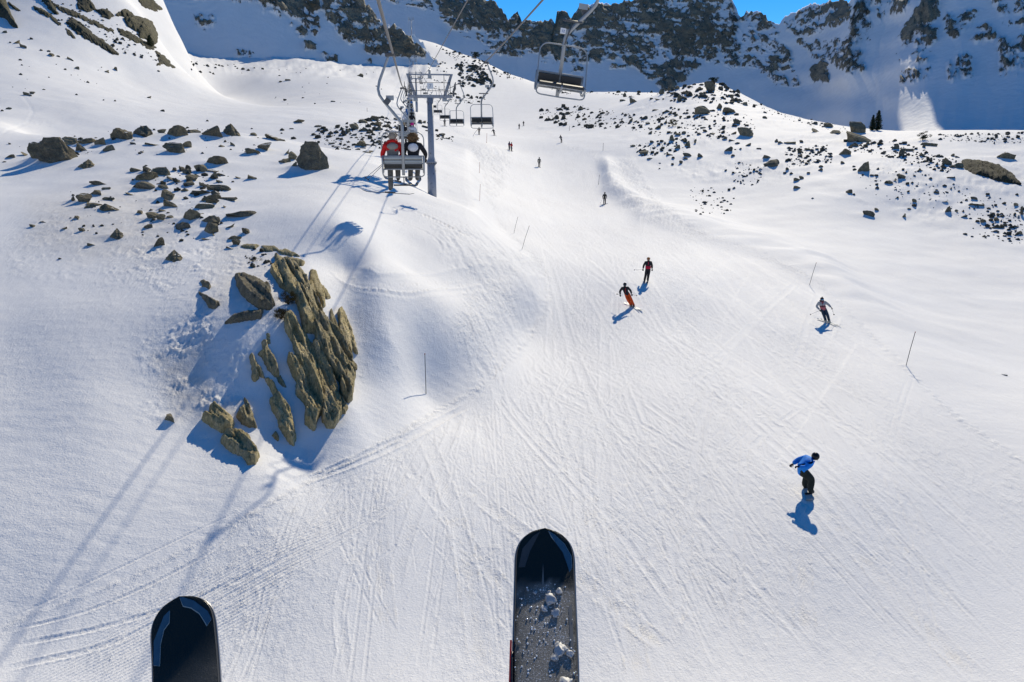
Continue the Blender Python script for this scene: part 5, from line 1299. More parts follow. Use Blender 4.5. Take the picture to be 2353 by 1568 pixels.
def person(loc, yaw, pose, label, mats, over=None, scale=1.0, head='helmet', hmat=None, goggles=None, gloves=True, group=None, matrix=None, detail=1, fat=1.0, extra=None):
    J = dict(pose); J.update(over or {})
    t = empty("person"); tag(t, label, "person", group)
    t.matrix_world = matrix if matrix is not None else Matrix.Translation(Vector(loc)) @ Matrix.Rotation(yaw, 4, 'Z') @ Matrix.Scale(scale, 4)
    bo = link("body", body_mesh(J, mats, detail, fat), t)
    h = Vector(J['hed']); up = (Vector(J['top']) - h).normalized()
    q = up.to_track_quat('Z', 'Y')
    fwd = Vector((0, 1, 0)) if J.get('_f') is None else Vector(J['_f'])
    if head == 'helmet':
        mb = MB(); mb.ball((0, 0, 0), 0.138, 14, 10, (0.92, 1.05, 0.92)); ho = mb.build("helmet", hmat or HELMET, t, h + up * 0.06)
    elif head == 'hat':
        mb = MB(); mb.ball((0, 0, 0), 0.122, 12, 8, (0.95, 1.0, 0.95)); mb.ball((0, 0, .12), 0.035); mb.build("hat", hmat or BLACK, t, h + up * 0.06)
    elif head == 'hair':
        mb = MB(); mb.ball((0, 0, 0), 0.125, 14, 10, (0.95, 1.05, 1.05))
        g2 = np.random.default_rng(4)
        for k in range(60):
            d = Vector(g2.normal(size=3)); d.z = abs(d.z) * 0.8 - 0.1; d.normalize()
            mb.tube([d * 0.11, d * 0.15 + Vector((0, 0, 0.02))], [0.014, 0.002], 4)
        mb.build("hair", hmat or HAIRG, t, h + up * 0.05 - fwd * 0.015)
    elif head == 'hood':
        mb = MB(); g2 = np.random.default_rng(8)
        mb.ball((0, 0, 0), 0.145, 12, 8, (1.05, 0.95, 1.0))
        for k in range(140):
            d = Vector(g2.normal(size=3)).normalized(); mb.tube([d * 0.12, d * (0.17 + 0.03 * g2.random()) - Vector((0, 0, 0.02))], [0.02, 0.003], 4)
        mb.build("fur_hood", hmat or FUR, t, h + up * 0.02)
    if goggles is not None:
        mb = MB(); mb.box((0, 0.105, 0.035), (0.165, 0.05, 0.075), bev=0.018)
        o = mb.build("goggles", goggles, t, h); o.rotation_euler = (0, 0, math.atan2(-fwd.x, fwd.y))
        mb = MB(); mb.box((0, 0.112, -0.012), (0.03, 0.03, 0.035), bev=0.01); mb.box((0, 0.095, -0.052), (0.05, 0.02, 0.012), bev=0.004)
        o = mb.build("face", SKIN, t, h); o.rotation_euler = (0, 0, math.atan2(-fwd.x, fwd.y))
    if gloves:
        for s in 'LR':
            g = link("glove", GLOVE, t); a, b = Vector(J['el' + s]), Vector(J['wr' + s]); d = (b - a).normalized()
            g.location = b + d * 0.05; g.rotation_euler = d.to_track_quat('Y', 'Z').to_euler()
            if s == 'R': g.scale = (-1, 1, 1)
    for fn in (extra or []): fn(t, J)
    return t
def mats(torso, sleeve, leg, boot=BOOT, head=SKIN): return dict(torso=torso, sleeve=sleeve, leg=leg, boot=boot, head=head)
def ski_bm(L=1.68, W=0.085):
    mb = MB(); bm = mb.bm; n = 14; rows = []
    for i in range(n + 1):
        s = -0.42 + i / n; y = s * L
        w = W / 2 * (1 + 0.45 * (2 * abs(i / n - 0.48)) ** 2)
        if i == n: w *= 0.25
        if i == n - 1: w *= 0.75
        z = 0.012 + (0.10 * max(0, (i / n - 0.84) / 0.16) ** 1.6) + 0.03 * max(0, (0.06 - i / n) / 0.06)
        rows.append([bm.verts.new((-w, y, z)), bm.verts.new((w, y, z)), bm.verts.new((w, y, z + 0.014)), bm.verts.new((-w, y, z + 0.014))])
    for A_, B_ in zip(rows, rows[1:]):
        for k in range(4): bm.faces.new((A_[k], A_[(k + 1) % 4], B_[(k + 1) % 4], B_[k]))
    bm.faces.new(rows[0][::-1]); bm.faces.new(rows[-1])
    mb.box((0, 0.02, 0.04), (0.05, 0.32, 0.03))
    bmesh.ops.recalc_face_normals(bm, faces=bm.faces[:])
    me = bpy.data.meshes.new("ski"); bm.to_mesh(me); bm.free(); return me
SKI_ME = {'dark': ski_bm(), 'pale': ski_bm()}; SKI_ME['dark'].materials.append(SKI_D); SKI_ME['pale'].materials.append(SKI_P)
def ski(M, kind, label, group=None):
    o = link("ski", SKI_ME[kind]); o.matrix_world = M
    return tag(o, label, "ski", group)
def pole(a, b, label, group=None, r=0.009):
    a, b = Vector(a), Vector(b); d = (b - a).normalized()
    o = empty("ski_pole", a); tag(o, label, "ski pole", group)
    z = Vector((0, 0, 0)); L = b - a
    MB().tube([z, L], [r, r * 0.8], 6).build("shaft", POLE_M, o)
    MB().tube([-d * 0.06, d * 0.07], 0.016, 6).build("handle", BLACK, o)
    MB().tube([L * 1.0 - d * 0.075, L - d * 0.055], 0.045, 8).build("basket", BLACK, o)
    return o
def foot(x, y):
    p = hit(x, y)[0]; return Vector(p)
def slope_tilt(p, yaw):
    """rotation that lays local xy on the snow at p"""
    e_ = 0.5
    gx = (hgt(np.array([p.x + e_]), np.array([p.y]))[0] - hgt(np.array([p.x - e_]), np.array([p.y]))[0]) / (2 * e_)
    gy = (hgt(np.array([p.x]), np.array([p.y + e_]))[0] - hgt(np.array([p.x]), np.array([p.y - e_]))[0]) / (2 * e_)
    n = Vector((-gx, -gy, 1)).normalized()
    f = Vector((-math.sin(yaw), math.cos(yaw), 0)); f = (f - n * f.dot(n)).normalized(); r = f.cross(n)
    return Matrix((r, f, n)).transposed().to_4x4()
def W_(t, v): return t.matrix_world @ Vector(v)

# snowboarder in blue
def lime(t, J): MB().box((0.10, 0.07, 1.13), (0.05, 0.16, 0.10), bev=0.02).build("collar", LIME, t)
p = foot(1852, 1131)
sb = person(p, 0.0, STAND, "crouching snowboarder in bright blue jacket and black helmet", mats(BLUE, BLUE, DGREEN),
    dict(pel=(-.22,.02,.74), spi=(-.19,.01,.90), che=(-.03,-.02,1.07), nec=(.08,-.04,1.16), hed=(.155,-.06,1.21), top=(.19,-.07,1.30), _f=(.75,-.65,0),
         shL=(-.03,.17,1.11), elL=(-.26,.26,1.00), wrL=(-.44,.16,.92), shR=(.0,-.20,1.09), elR=(-.20,-.32,.96), wrR=(-.36,-.20,.95),
         hiL=(-.19,.12,.72), knL=(.08,.20,.54), anL=(.02,.26,.12), toL=(.17,.27,.08), hiR=(-.17,-.10,.72), knR=(.10,-.14,.50), anR=(.04,-.22,.12), toR=(.19,-.21,.08)), 1.08,
    'helmet', HELMET, LENSG, detail=2, extra=[lime], fat=1.42)
mb = MB(); bm = mb.bm; rows = []
for i in range(17):
    s = i / 16 * 2 - 1; y_ = s * 0.76; w = 0.125 + 0.02 * abs(s) ** 2
    if abs(s) > 0.8: w *= math.sqrt(max(0.02, 1 - ((abs(s) - 0.8) / 0.2) ** 2))
    z_ = 0.10 * max(0, (abs(s) - 0.78) / 0.22) ** 1.5
    rows.append([bm.verts.new((-w, y_, z_)), bm.verts.new((w, y_, z_)), bm.verts.new((w, y_, z_ + .012)), bm.verts.new((-w, y_, z_ + .012))])
for A_, B_ in zip(rows, rows[1:]):
    for k in range(4): bm.faces.new((A_[k], A_[(k + 1) % 4], B_[(k + 1) % 4], B_[k]))
bm.faces.new(rows[0][::-1]); bm.faces.new(rows[-1])
bo_ = empty("snowboard", p); tag(bo_, "pale snowboard on edge under the snowboarder in blue", "snowboard")
dk = mb.build("deck", SKI_P, bo_)
for yy in (-.22, .26): MB().box((0.0, yy, 0.03), (0.22, 0.10, 0.04), bev=0.01).build("binding", BLACK, bo_)
bo_.matrix_world = Matrix.Translation(p + Vector((0.06, 0, 0.03))) @ slope_tilt(p, -0.25) @ Matrix.Rotation(-0.22, 4, 'Y')

def skier(x, y, scale, label, m, over, yaw, hmat, gog, ski_yaw, ski_kind, tips, who, head='helmet', extra=None, group=None):
    p = foot(x, y)
    t = person(p, yaw, STAND, label, m, over, scale, head, hmat, gog, detail=2, extra=extra, group=group, fat=1.15)
    J = dict(STAND); J.update(over)
    T = slope_tilt(p, ski_yaw)
    for s, nm in (('L', 'right'), ('R', 'left')):
        a = W_(t, J['an' + s]); q = Vector((a.x, a.y, float(hgt(np.array([a.x]), np.array([a.y]))[0])))
        ski(Matrix.Translation(q + Vector((0, 0, .012))) @ T, ski_kind, "%s foot ski worn by %s" % (nm, who))
    for s, tip in tips.items():
        if tip is None: continue
        a = W_(t, Vector(J['wr' + s]) + (Vector(J['wr' + s]) - Vector(J['el' + s])).normalized() * 0.06)
        pole(a, W_(t, tip), "ski pole in the %s hand of %s" % ('right' if s == 'R' else 'left', who))
    return t
def zip_red(t, J): MB().box((.47, .21, 1.14), (0.03, 0.02, 0.30)).build("zip", C_("red_zip", (.5, .03, .03)), t)
def red_hem(t, J): pass
FACE = math.pi
skier(1452, 705, 1.0, "skier in orange trousers and black jacket, carving, blue goggles", mats(BLACK, BLACK, ORANGE), dict(
    pel=(.34,0,.86), spi=(.43,.03,1.01), che=(.50,.07,1.20), nec=(.52,.10,1.35), hed=(.52,.13,1.47), top=(.52,.14,1.57), shL=(.31,.06,1.30), elL=(.12,.06,1.10), wrL=(.05,.20,.91), shR=(.70,.06,1.26), elR=(.84,.05,1.02), wrR=(.80,.20,.85),
    hiL=(.24,0,.83), knL=(.05,.14,.47), anL=(-.12,0,.11), toL=(-.14,.17,.06), hiR=(.44,0,.82), knR=(.26,.16,.46), anR=(.06,.02,.11), toR=(.04,.18,.06)), FACE - 0.15, HELMET, LENS, FACE + 0.55, 'pale',
    dict(L=(-.35,.15,.78), R=(1.06,-.15,.82)), "the skier in orange trousers", extra=[zip_red])
def red_panel(t, J):
    for s in (-1, 1): pass
    MB().box((0, .05, 1.06), (0.40, 0.34, 0.28), bev=0.08).build("jacket_hem", RED, t)
    MB().box((0, .175, 1.34), (0.035, 0.02, 0.22)).build("zip", RED, t)
skier(1488, 647, 1.02, "skier in crimson and black jacket standing upright, amber helmet", mats(BLACK, BLACK, BLACK), dict(
    pel=(-.03,0,.93), elL=(-.28,.0,1.14), wrL=(-.28,.10,.93), elR=(.33,.0,1.14), wrR=(.36,.10,.93), knL=(-.04,.06,.50), anL=(-.01,0,.11), toL=(-.01,.17,.06), knR=(.15,.06,.50), anR=(.22,0,.11), toR=(.22,.17,.06)), FACE - 0.08, HELMETO, LENSG, FACE - 0.2, 'dark',
    dict(R=(1.02,-.2,.80)), "the skier in the crimson jacket", extra=[red_panel])
def belt(t, J):
    MB().box((.34, .05, 1.06), (0.36, 0.30, 0.04), bev=0.01).build("belt", BLACK, t)
    MB().box((.39, .19, 1.19), (0.02, 0.02, 0.26)).build("zip", BLACK, t)
    MB().ball((.42, .04, 1.41), 0.12, 10, 7, (1.3, 1.1, 0.6)).build("collar", BLACK, t)
skier(1899, 741, 1.0, "skier in dusty pink jacket and navy trousers with dark hair", mats(PINK, LGREY, NAVY, BOOTW), dict(
    pel=(.26,0,.88), spi=(.33,.03,1.04), che=(.39,.05,1.22), nec=(.42,.07,1.37), hed=(.43,.10,1.48), top=(.44,.11,1.58), shL=(.20,.05,1.32), elL=(-.02,.02,1.17), wrL=(-.15,.18,1.02), shR=(.60,.05,1.28), elR=(.72,.02,1.03), wrR=(.56,.20,.86),
    hiL=(.16,0,.84), knL=(.00,.13,.48), anL=(-.16,0,.11), toL=(-.17,.17,.06), hiR=(.36,0,.84), knR=(.22,.13,.48), anR=(.06,0,.11), toR=(.05,.17,.06)), FACE - 0.1, C_("dark_brown_hair", (.02, .014, .012), .8), LENS, FACE + 0.45, 'pale',
    dict(L=(-.46,-.05,.46), R=(1.08,-.05,.46)), "the skier in the pink jacket", head='hat', extra=[belt])
# skiers farther up the piste
far = [
 (1389, 470, 1.02, "skier in dark olive jacket and black trousers beside the right bank", mats(OLIVE, BLACK, BLACK), FACE, BLACK, 'R'),
 (1239, 384, 1.02, "skier in pale khaki jacket and black trousers, mid piste", mats(KHAKI, KHAKI, BLACK), FACE, BLACK, 'R'),
 (1290, 328, 1.0, "distant skier in dark clothes leaning to one side, right of centre", mats(C_("dark_navy", (.02,.025,.05)), BLACK, BLACK), FACE + .5, BLACK, None),
 (1170, 346, 1.02, "distant skier in maroon jacket, left one of a pair", mats(MAROON, C_("blue_sleeve", (.03,.05,.16)), GREYT), FACE + .8, BLACK, 'R'),
 (1175, 347.5, 1.0, "distant skier in scarlet jacket, right one of a pair", mats(SCARLET, SCARLET, GREYT), FACE + .8, BLACK, None),
 (1101, 310, 1.0, "distant skier in brown jacket standing by the left edge", mats(BROWN, BROWN, BLACK), FACE, TAN, None),
 (1136, 312.5, 1.0, "distant skier in black leaning into a turn, left of centre", mats(BLACK, BLACK, BLACK), FACE, BLACK, None),
 (1193, 297, 1.0, "tiny distant skier in dark clothes, lower of two near the brow", mats(BLACK, BLACK, BLACK), FACE, BLACK, None),
 (1203, 290, 1.0, "tiny distant skier in dark clothes, upper of two near the brow", mats(BLACK, BLACK, BLACK), FACE, BLACK, None),
 (1229, 195.5, 1.0, "tiniest skier silhouette at the top of the piste", mats(BLACK, BLACK, BLACK), FACE, BLACK, None),
 (1022, 290.5, 1.0, "tiny skier in black just under the small empty chairs", mats(BLACK, BLACK, BLACK), FACE, BLACK, None),
]
for i, (x, y, sc_, lab, m, yaw, hm, pl_) in enumerate(far):
    p = foot(x, y)
    ov = {}
    if i in (2, 6): ov = dict(pel=(.12,0,.93), spi=(.2,.02,1.1), che=(.26,.03,1.3), nec=(.28,.04,1.46), hed=(.29,.06,1.58), top=(.29,.06,1.68), shL=(.06,.03,1.38), elL=(-.08,.02,1.16), wrL=(-.2,.1,1.0), shR=(.46,.03,1.36), elR=(.6,.02,1.14), wrR=(.66,.1,.98), hiL=(.02,0,.9), hiR=(.22,0,.9))
    if i == 3: ov = dict(elR=(.40,.12,1.22), wrR=(.55,.30,1.15))
    t = person(p, yaw, STAND, lab, m, ov, sc_, 'hat', hm, None, gloves=i < 2, group="skiers farther up the piste", detail=1)
    T = slope_tilt(p, yaw + (0.15 if i % 2 else -0.6))
    for s in 'LR':
        a = W_(t, STAND['an' + s]); o = link("ski", SKI_ME['dark'], t)
        o.matrix_world = Matrix.Translation(Vector((a.x, a.y, float(hgt(np.array([a.x]), np.array([a.y]))[0]) + .01))) @ T
    if pl_: pole(W_(t, (.29, .25, .95)), W_(t, (.62, -.05, .12)), "ski pole held by the %s" % ("skier in dark olive" if i == 0 else "skier in pale khaki" if i == 1 else "maroon jacketed distant skier"))

# riders on the lift (right and left of the post of their chair)
def rider(c, sx, label, m, over=None, **kw):
    M = c.matrix_world @ Matrix.Translation(Vector((sx, 0.0, 0.03)))
    return person(None, 0, SIT, label, m, over, matrix=M, group="riders on the lift chairs", **kw)
def hood_grey(t, J):
    MB().ball((0, -.19, .54), 0.15, 10, 7, (1.15, 0.40, 0.62)).build("hood", C_("pale_grey_hood", (.30, .28, .26)), t)
    MB().tube([(-.14, -.12, .67), (0, -.17, .70), (.14, -.12, .67)], 0.045, 8).build("collar", SCARLET, t)
    for s in (-1, 1): MB().ball((.19 * s, -.12, .55), 0.09, 8, 6, (1.1, .85, 1.0)).build("shoulder_panel", SCARLET, t)
def hood_white(t, J):
    MB().ball((0, -.20, .51), 0.15, 10, 7, (1.05, 0.36, 0.80)).build("hood", WHITE, t)
    MB().box((-.05, -.16, .03), (0.06, 0.03, 0.16), bev=0.012).build("pocket_tag", LIME, t)
r1 = rider(UP[0], -0.29, "grey haired rider in red and grey jacket on the nearest chair", mats(GREY, SCARLET, GREYT), dict(elL=(-.31,-.02,.30), knL=(-.10,.30,.06), anL=(-.10,.28,-.62), toL=(-.13,.42,-.68), wrL=(-.26,.16,.16)), head='hair', hmat=HAIRG, detail=2, extra=[hood_grey], fat=1.05)
r2_ = rider(UP[0], 0.29, "rider with brown fur hood and white hooded black jacket on the nearest chair", mats(BLACK, BLACK, GREYT), dict(shR=(.21,-.09,.57), elR=(.36,-.06,.34), wrR=(.34,.12,.20), knL=(-.08,.38,.10), anL=(-.10,.36,-.38), knR=(.14,.36,.10), anR=(.10,.34,-.36)), head='hood', hmat=FUR, detail=2, extra=[hood_white])
def rider_ski(t, an, yaw, label, pitch=0.0, roll=0.0):
    M = t.matrix_world @ Matrix.Translation(Vector(an) + Vector((0, 0.0, -0.13))) @ Matrix.Rotation(yaw, 4, 'Z') @ Matrix.Rotation(pitch, 4, 'X') @ Matrix.Rotation(roll, 4, 'Y')
    ski(M, 'dark', label)
rider_ski(r1, (-.11, .33, -.68), 1.25, "left ski hanging crosswise under the grey haired rider", 0.05)
rider_ski(r1, (.12, .42, -.36), 0.5, "right ski of the grey haired rider, resting on the footrest", 0.1)
rider_ski(r2_, (-.10, .42, -.42), 0.15, "left ski of the fur hooded rider", 0.1)
rider_ski(r2_, (.10, .40, -.40), -0.1, "right ski of the fur hooded rider", 0.1)
pole(W_(r1, (-.22, .12, .12)), W_(r1, (-.86, .10, -.38)), "upper of two ski poles held beside the nearest chair")
pole(W_(r1, (-.22, .08, .10)), W_(r1, (-.78, .02, -.44)), "lower of two ski poles held beside the nearest chair")
rider(UP[1], -0.27, "rider in black jacket and tan hat on the second chair", mats(BLACK, BLACK, BLACK), head='hat', hmat=TAN)
rider(UP[1], 0.29, "rider in pink hat and white jacket on the second chair", mats(LGREY, WHITE, BLACK), head='hat', hmat=MAGENTA)
rider(UP[2], -0.28, "rider in white jacket and helmet on the third chair", mats(WHITE, WHITE, BLACK), head='helmet', hmat=C_("white_helmet", (.6, .62, .62), .3))
rider(UP[2], 0.28, "rider in black jacket and helmet on the third chair", mats(BLACK, BLACK, BLACK), head='helmet')
rider(UP[3], -0.28, "rider in blue jacket on the fourth chair, post side left", mats(BLUE2, BLUE2, BLACK), head='helmet', hmat=BLUE2)
rider(UP[3], 0.28, "rider in grey jacket on the fourth chair beside the blue one", mats(GREY, GREY, BLACK), head='hat', hmat=BLACK)
pal = [mats(WHITE, WHITE, BLACK), mats(BLUE2, BLUE2, BLACK), mats(BLACK, BLACK, NAVY), mats(GREY, GREY, BLACK)]
tiny = [person(None, 0, SIT, "tiny lift rider lost in the stacked far chairs", pal[k], None, matrix=Matrix.Identity(4), head='hat', hmat=BLACK, gloves=False, group="riders on the far lift chairs", detail=1) for k in range(4)]
n_ = 0
for i, c in enumerate(UP[4:11]):
    for sx in (-0.28, 0.28):
        t = tiny[n_] if n_ < 4 else copy_tree(tiny[(n_ * 3 + i) % 4])
        n_ += 1
        t.matrix_world = c.matrix_world @ Matrix.Translation(Vector((sx, 0, 0.03)))
# ------------------------------------------------------------------ piste marker poles
MARK = plain("marker_pole_black", (0.05, 0.05, 0.055), 0.5, 0, 0.2, 10); MARKR = plain("marker_pole_red", (0.35, 0.06, 0.04), 0.5, 0, 0.1, 10)
MARKS = [ # foot x, y, top x, y
 (979, 905, 979, 806, MARK, "upright black marker pole on the snow bank right of the outcrop"), (1180, 536, 1190, 498, MARK, "thin leaning pole on the bank edge, upper of a close pair"), (1198, 573, 1216, 518, MARK, "thin leaning pole on the bank edge, lower of a close pair"),
 (1859, 655, 1871, 602, MARK, "leaning marker pole at the piste edge above the pink skier"), (2081, 840, 2093, 758, MARK, "tall leaning marker pole at the piste edge, nearest on the right"), (1375, 425, 1377, 402, MARK, "short marker pole behind the olive jacketed skier"),
 (1118, 329, 1119, 307, MARKR, "thin pole between the brown and black distant skiers"), (1102, 398, 1102.5, 373.5, MARKR, "reddish pole on the left edge above another reddish pole"), (1102, 462, 1104, 423.5, MARKR, "reddish pole on the left edge, just below its twin"),
 (1308.5, 300.6, 1308.5, 289.5, MARK, "tiny marker pole below the left flank rocks"), (1385.6, 346.6, 1386, 329, MARK, "tiny marker pole left of the hillock stones"), (1086, 312, 1098, 297, MARK, "fallen slanting pole beside the brown jacketed skier"),
 (1844, 250, 1844, 242, MARK, "barely visible pole on the hillock skyline"), (843.6, 257, 843.6, 248, MARK, "tiny pole in the valley behind the plateau")]
for x, y, tx, ty, m, lab in MARKS:
    a = Vector(hit(x, y)[0]); dep = a.y * CP - a.z * SP
    b = at(tx, ty, dep * 0.999)
    b = Vector((b.x, a.y - 0.1, b.z))
    L = b - a
    o = empty("marker_pole", a); tag(o, lab, "marker pole", "marker poles along the piste")
    r = max(0.017, dep * 0.00022)
    MB().tube([Vector((0, 0, -.2)), L * 0.5, L], [r, r, r * .9], 6).build("shaft", m, o)
    MB().tube([L * 0.97, L], r * 1.25, 6).build("tip", MARKR, o)

# ------------------------------------------------------------------ conifers, shrubs, cushions of heather
NEEDLE = plain("pine_needles", (0.030, 0.042, 0.018), 0.8, 0, 0.45, 1.5, 0.2); BARK = plain("pine_bark", (0.10, 0.07, 0.045), 0.9, 0, 0.3, 5)
HEATH = plain("brown_heather", (0.085, 0.060, 0.018), 0.9, 0, 0.5, 6, 0.1); JUNI = plain("olive_dwarf_pine", (0.075, 0.068, 0.022), 0.85, 0, 0.5, 1.2, 0.1)
def leaves(bm, c, r, n, s, g, flat=1.0):
    for k in range(n):
        d = Vector(g.normal(size=3)).normalized() * r * g.random() ** 0.5; d.z *= flat
        a = Vector(g.normal(size=3)).normalized(); b = a.orthogonal().normalized()
        q = Vector(c) + d; L = s * g.uniform(.6, 1.3)
        bm.faces.new([bm.verts.new(q - a * L * .5 - b * L * .16), bm.verts.new(q + a * L * .5 - b * L * .05), bm.verts.new(q + a * L * .5 + b * L * .05), bm.verts.new(q - a * L * .5 + b * L * .16)])
def conifer(px_, py_, h_px, w_px, lab, group=None, seed=1):
    p = Vector(hit(px_, py_)[0]); m = (p.y * CP - p.z * SP) / FPX; H_, W0 = h_px * m, w_px * m / 2
    g = np.random.default_rng(seed)
    t = empty("pine_tree", p); tag(t, lab, "tree", group)
    MB().tube([(0, 0, -.3), (0, 0, H_ * .5), (0.05, 0, H_ * .97)], [H_ * .03, H_ * .02, H_ * .005], 7).build("trunk", BARK, t)
    mb = MB()
    for lv in range(15):
        f = lv / 14; z = H_ * (0.06 + 0.92 * f); R = W0 * (1.02 - f) ** 0.75 * (0.55 + .45 * min(1, f * 5 + .4)); nb = int(5 + 5 * (1 - f))
        for k in range(nb):
            a = 2 * math.pi * (k + g.random()) / nb; rr = R * g.uniform(.55, 1.1)
            for q in range(4): leaves(mb.bm, (math.cos(a) * rr * (q + 1) / 4, math.sin(a) * rr * (q + 1) / 4, z + rr * .10 * q - .02 * H_), H_ * .04, 6, H_ * .075, g)
    mb.build("crown", NEEDLE, t)
conifer(2016, 300, 44, 26, "taller conical pine of the twin pines beside the stacked boulders", "pair of pines", 1)
conifer(2004, 300, 34, 18, "shorter pine leaning against its taller twin, boulder side", "pair of pines", 2)
conifer(345, 108, 26, 22, "lone dark tree at the foot of the rounded crag, upper left", None, 3)
def shrub(px_, py_, w_px, h_px, mat, name, lab, cat, seed, s=0.3, n=500, flat=0.5):
    p = Vector(hit(px_, py_)[0]); m = (p.y * CP - p.z * SP) / FPX; W0, H_ = w_px * m, h_px * m
    g = np.random.default_rng(seed)
    t = empty(name, p); tag(t, lab, cat)
    mb = MB()
    for k in range(7):
        a = g.uniform(0, 6.28); tip = Vector((math.cos(a) * W0 * .4 * g.random(), math.sin(a) * W0 * .3 * g.random(), H_ * g.uniform(.5, .9)))
        mb.tube([(0, 0, -.1), tip * .5 + Vector((0, 0, .02)), tip], [W0 * .02, W0 * .014, W0 * .006], 5)
    mb.build("stems", BARK, t)
    mb = MB()
    for k in range(26):
        c = (g.normal(0, W0 * .22), g.normal(0, W0 * .18), H_ * g.uniform(.15, .95)); leaves(mb.bm, c, W0 * .14, n // 26, W0 * s * .4, g, flat)
    mb.build("crown", mat, t)
shrub(2120, 322, 30, 20, NEEDLE, "shrub", "bushy dark shrub on the skyline under the sunlit snow triangle", "shrub", 11)
shrub(1546, 290, 22, 16, JUNI, "shrub", "olive twiggy shrub among the left flank rocks of the hillock", "shrub", 12)
shrub(1640, 194, 26, 16, NEEDLE, "shrub", "dark scrub on the summit of the right hillock", "shrub", 13)
shrub(1094, 135, 26, 14, NEEDLE, "shrub", "dark scrub on the lift hill by the cable", "shrub", 14)
shrub(664, 700, 46, 30, HEATH, "heather_cushion", "brown heather cushion, upper one on the outcrop", "heather", 15, .16, 1500, .8)
shrub(645, 733, 46, 24, HEATH, "heather_cushion", "dark heather cushion, lower one left of the slabs", "heather", 16, .16, 1500, .8)
shrub(566, 955, 22, 18, HEATH, "heather_cushion", "moss cushion on the pyramid shaped rock", "heather", 17, .16, 700, .8)
shrub(581, 601, 26, 8, HEATH, "heather_cushion", "low brown heather tuft at the top of the outcrop", "heather", 18, .16, 500, .6)

# ------------------------------------------------------------------ the pair of skis dangling in front of the camera
def make_big_ski_mat():
    m, n, l, b = base_mat("ski_topsheet")
    tc = n.new("ShaderNodeTexCoord"); v = tc.outputs['Object']
    f2_ = noise_node(n, l, v, 55, 6, 0.75); fl = noise_node(n, l, v, 330, 4, 0.8); bl = noise_node(n, l, v, 16, 5, 0.6)
    sx = n.new("ShaderNodeSeparateXYZ"); l.new(v, sx.inputs[0])
    fr = n.new("ShaderNodeAttribute"); fr.attribute_name = "frost"
    dust = math_node(n, l, 'MULTIPLY', fr.outputs['Fac'], math_node(n, l, 'ADD', 0.25, math_node(n, l, 'MULTIPLY', bl.outputs['Fac'], 1.1)))
    spk = math_node(n, l, 'GREATER_THAN', math_node(n, l, 'ADD', fl.outputs['Fac'], math_node(n, l, 'MULTIPLY', dust, 0.14)), 0.70)
    f = math_node(n, l, 'MULTIPLY', spk, math_node(n, l, 'ADD', 0.10, dust)); f.node.use_clamp = True
    base = n.new("ShaderNodeMix"); base.data_type = 'RGBA'
    l.new(math_node(n, l, 'MULTIPLY', dust, math_node(n, l, 'ADD', 0.15, math_node(n, l, 'MULTIPLY', f2_.outputs['Fac'], 1.1))), base.inputs['Factor']); base.inputs['A'].default_value = (0.012, 0.017, 0.015, 1); base.inputs['B'].default_value = (0.34, 0.31, 0.27, 1)
    mx = n.new("ShaderNodeMix"); mx.data_type = 'RGBA'
    l.new(f, mx.inputs['Factor']); l.new(base.outputs['Result'], mx.inputs['A']); mx.inputs['B'].default_value = (0.75, 0.76, 0.78, 1)
    l.new(mx.outputs['Result'], b.inputs['Base Color'])
    l.new(math_node(n, l, 'MULTIPLY_ADD', dust, 0.4, 0.30), b.inputs['Roughness']); b.inputs['Specular IOR Level'].default_value = 0.3
    bp = n.new("ShaderNodeBump"); bp.inputs['Strength'].default_value = 0.6; bp.inputs['Distance'].default_value = 0.002
    l.new(fl.outputs['Fac'], bp.inputs['Height']); l.new(bp.outputs[0], b.inputs['Normal'])
    return m
SKITOP = make_big_ski_mat()
EDGE = plain("ski_edge_steel", (0.45, 0.43, 0.40), 0.3, 0.8, 0.2, 60); SIDE = plain("ski_sidewall", (0.02, 0.022, 0.025), 0.4, 0, 0.2, 30); SKIRED = plain("ski_red_print", (0.40, 0.02, 0.02), 0.35, 0, 0.1, 20)
STICK = plain("ski_blue_print", (0.045, 0.11, 0.17), 0.25, 0, 0.3, 60); STICKE = plain("ski_pale_outline", (0.30, 0.36, 0.36), 0.4, 0, 0.1, 30); CLUMP = plain("wet_snow_clump", (0.42, 0.42, 0.42), 0.5, 0, 0.3, 60)
TAPE = plain("ski_pale_print", (0.16, 0.157, 0.15), 0.35, 0, 0.15, 30)
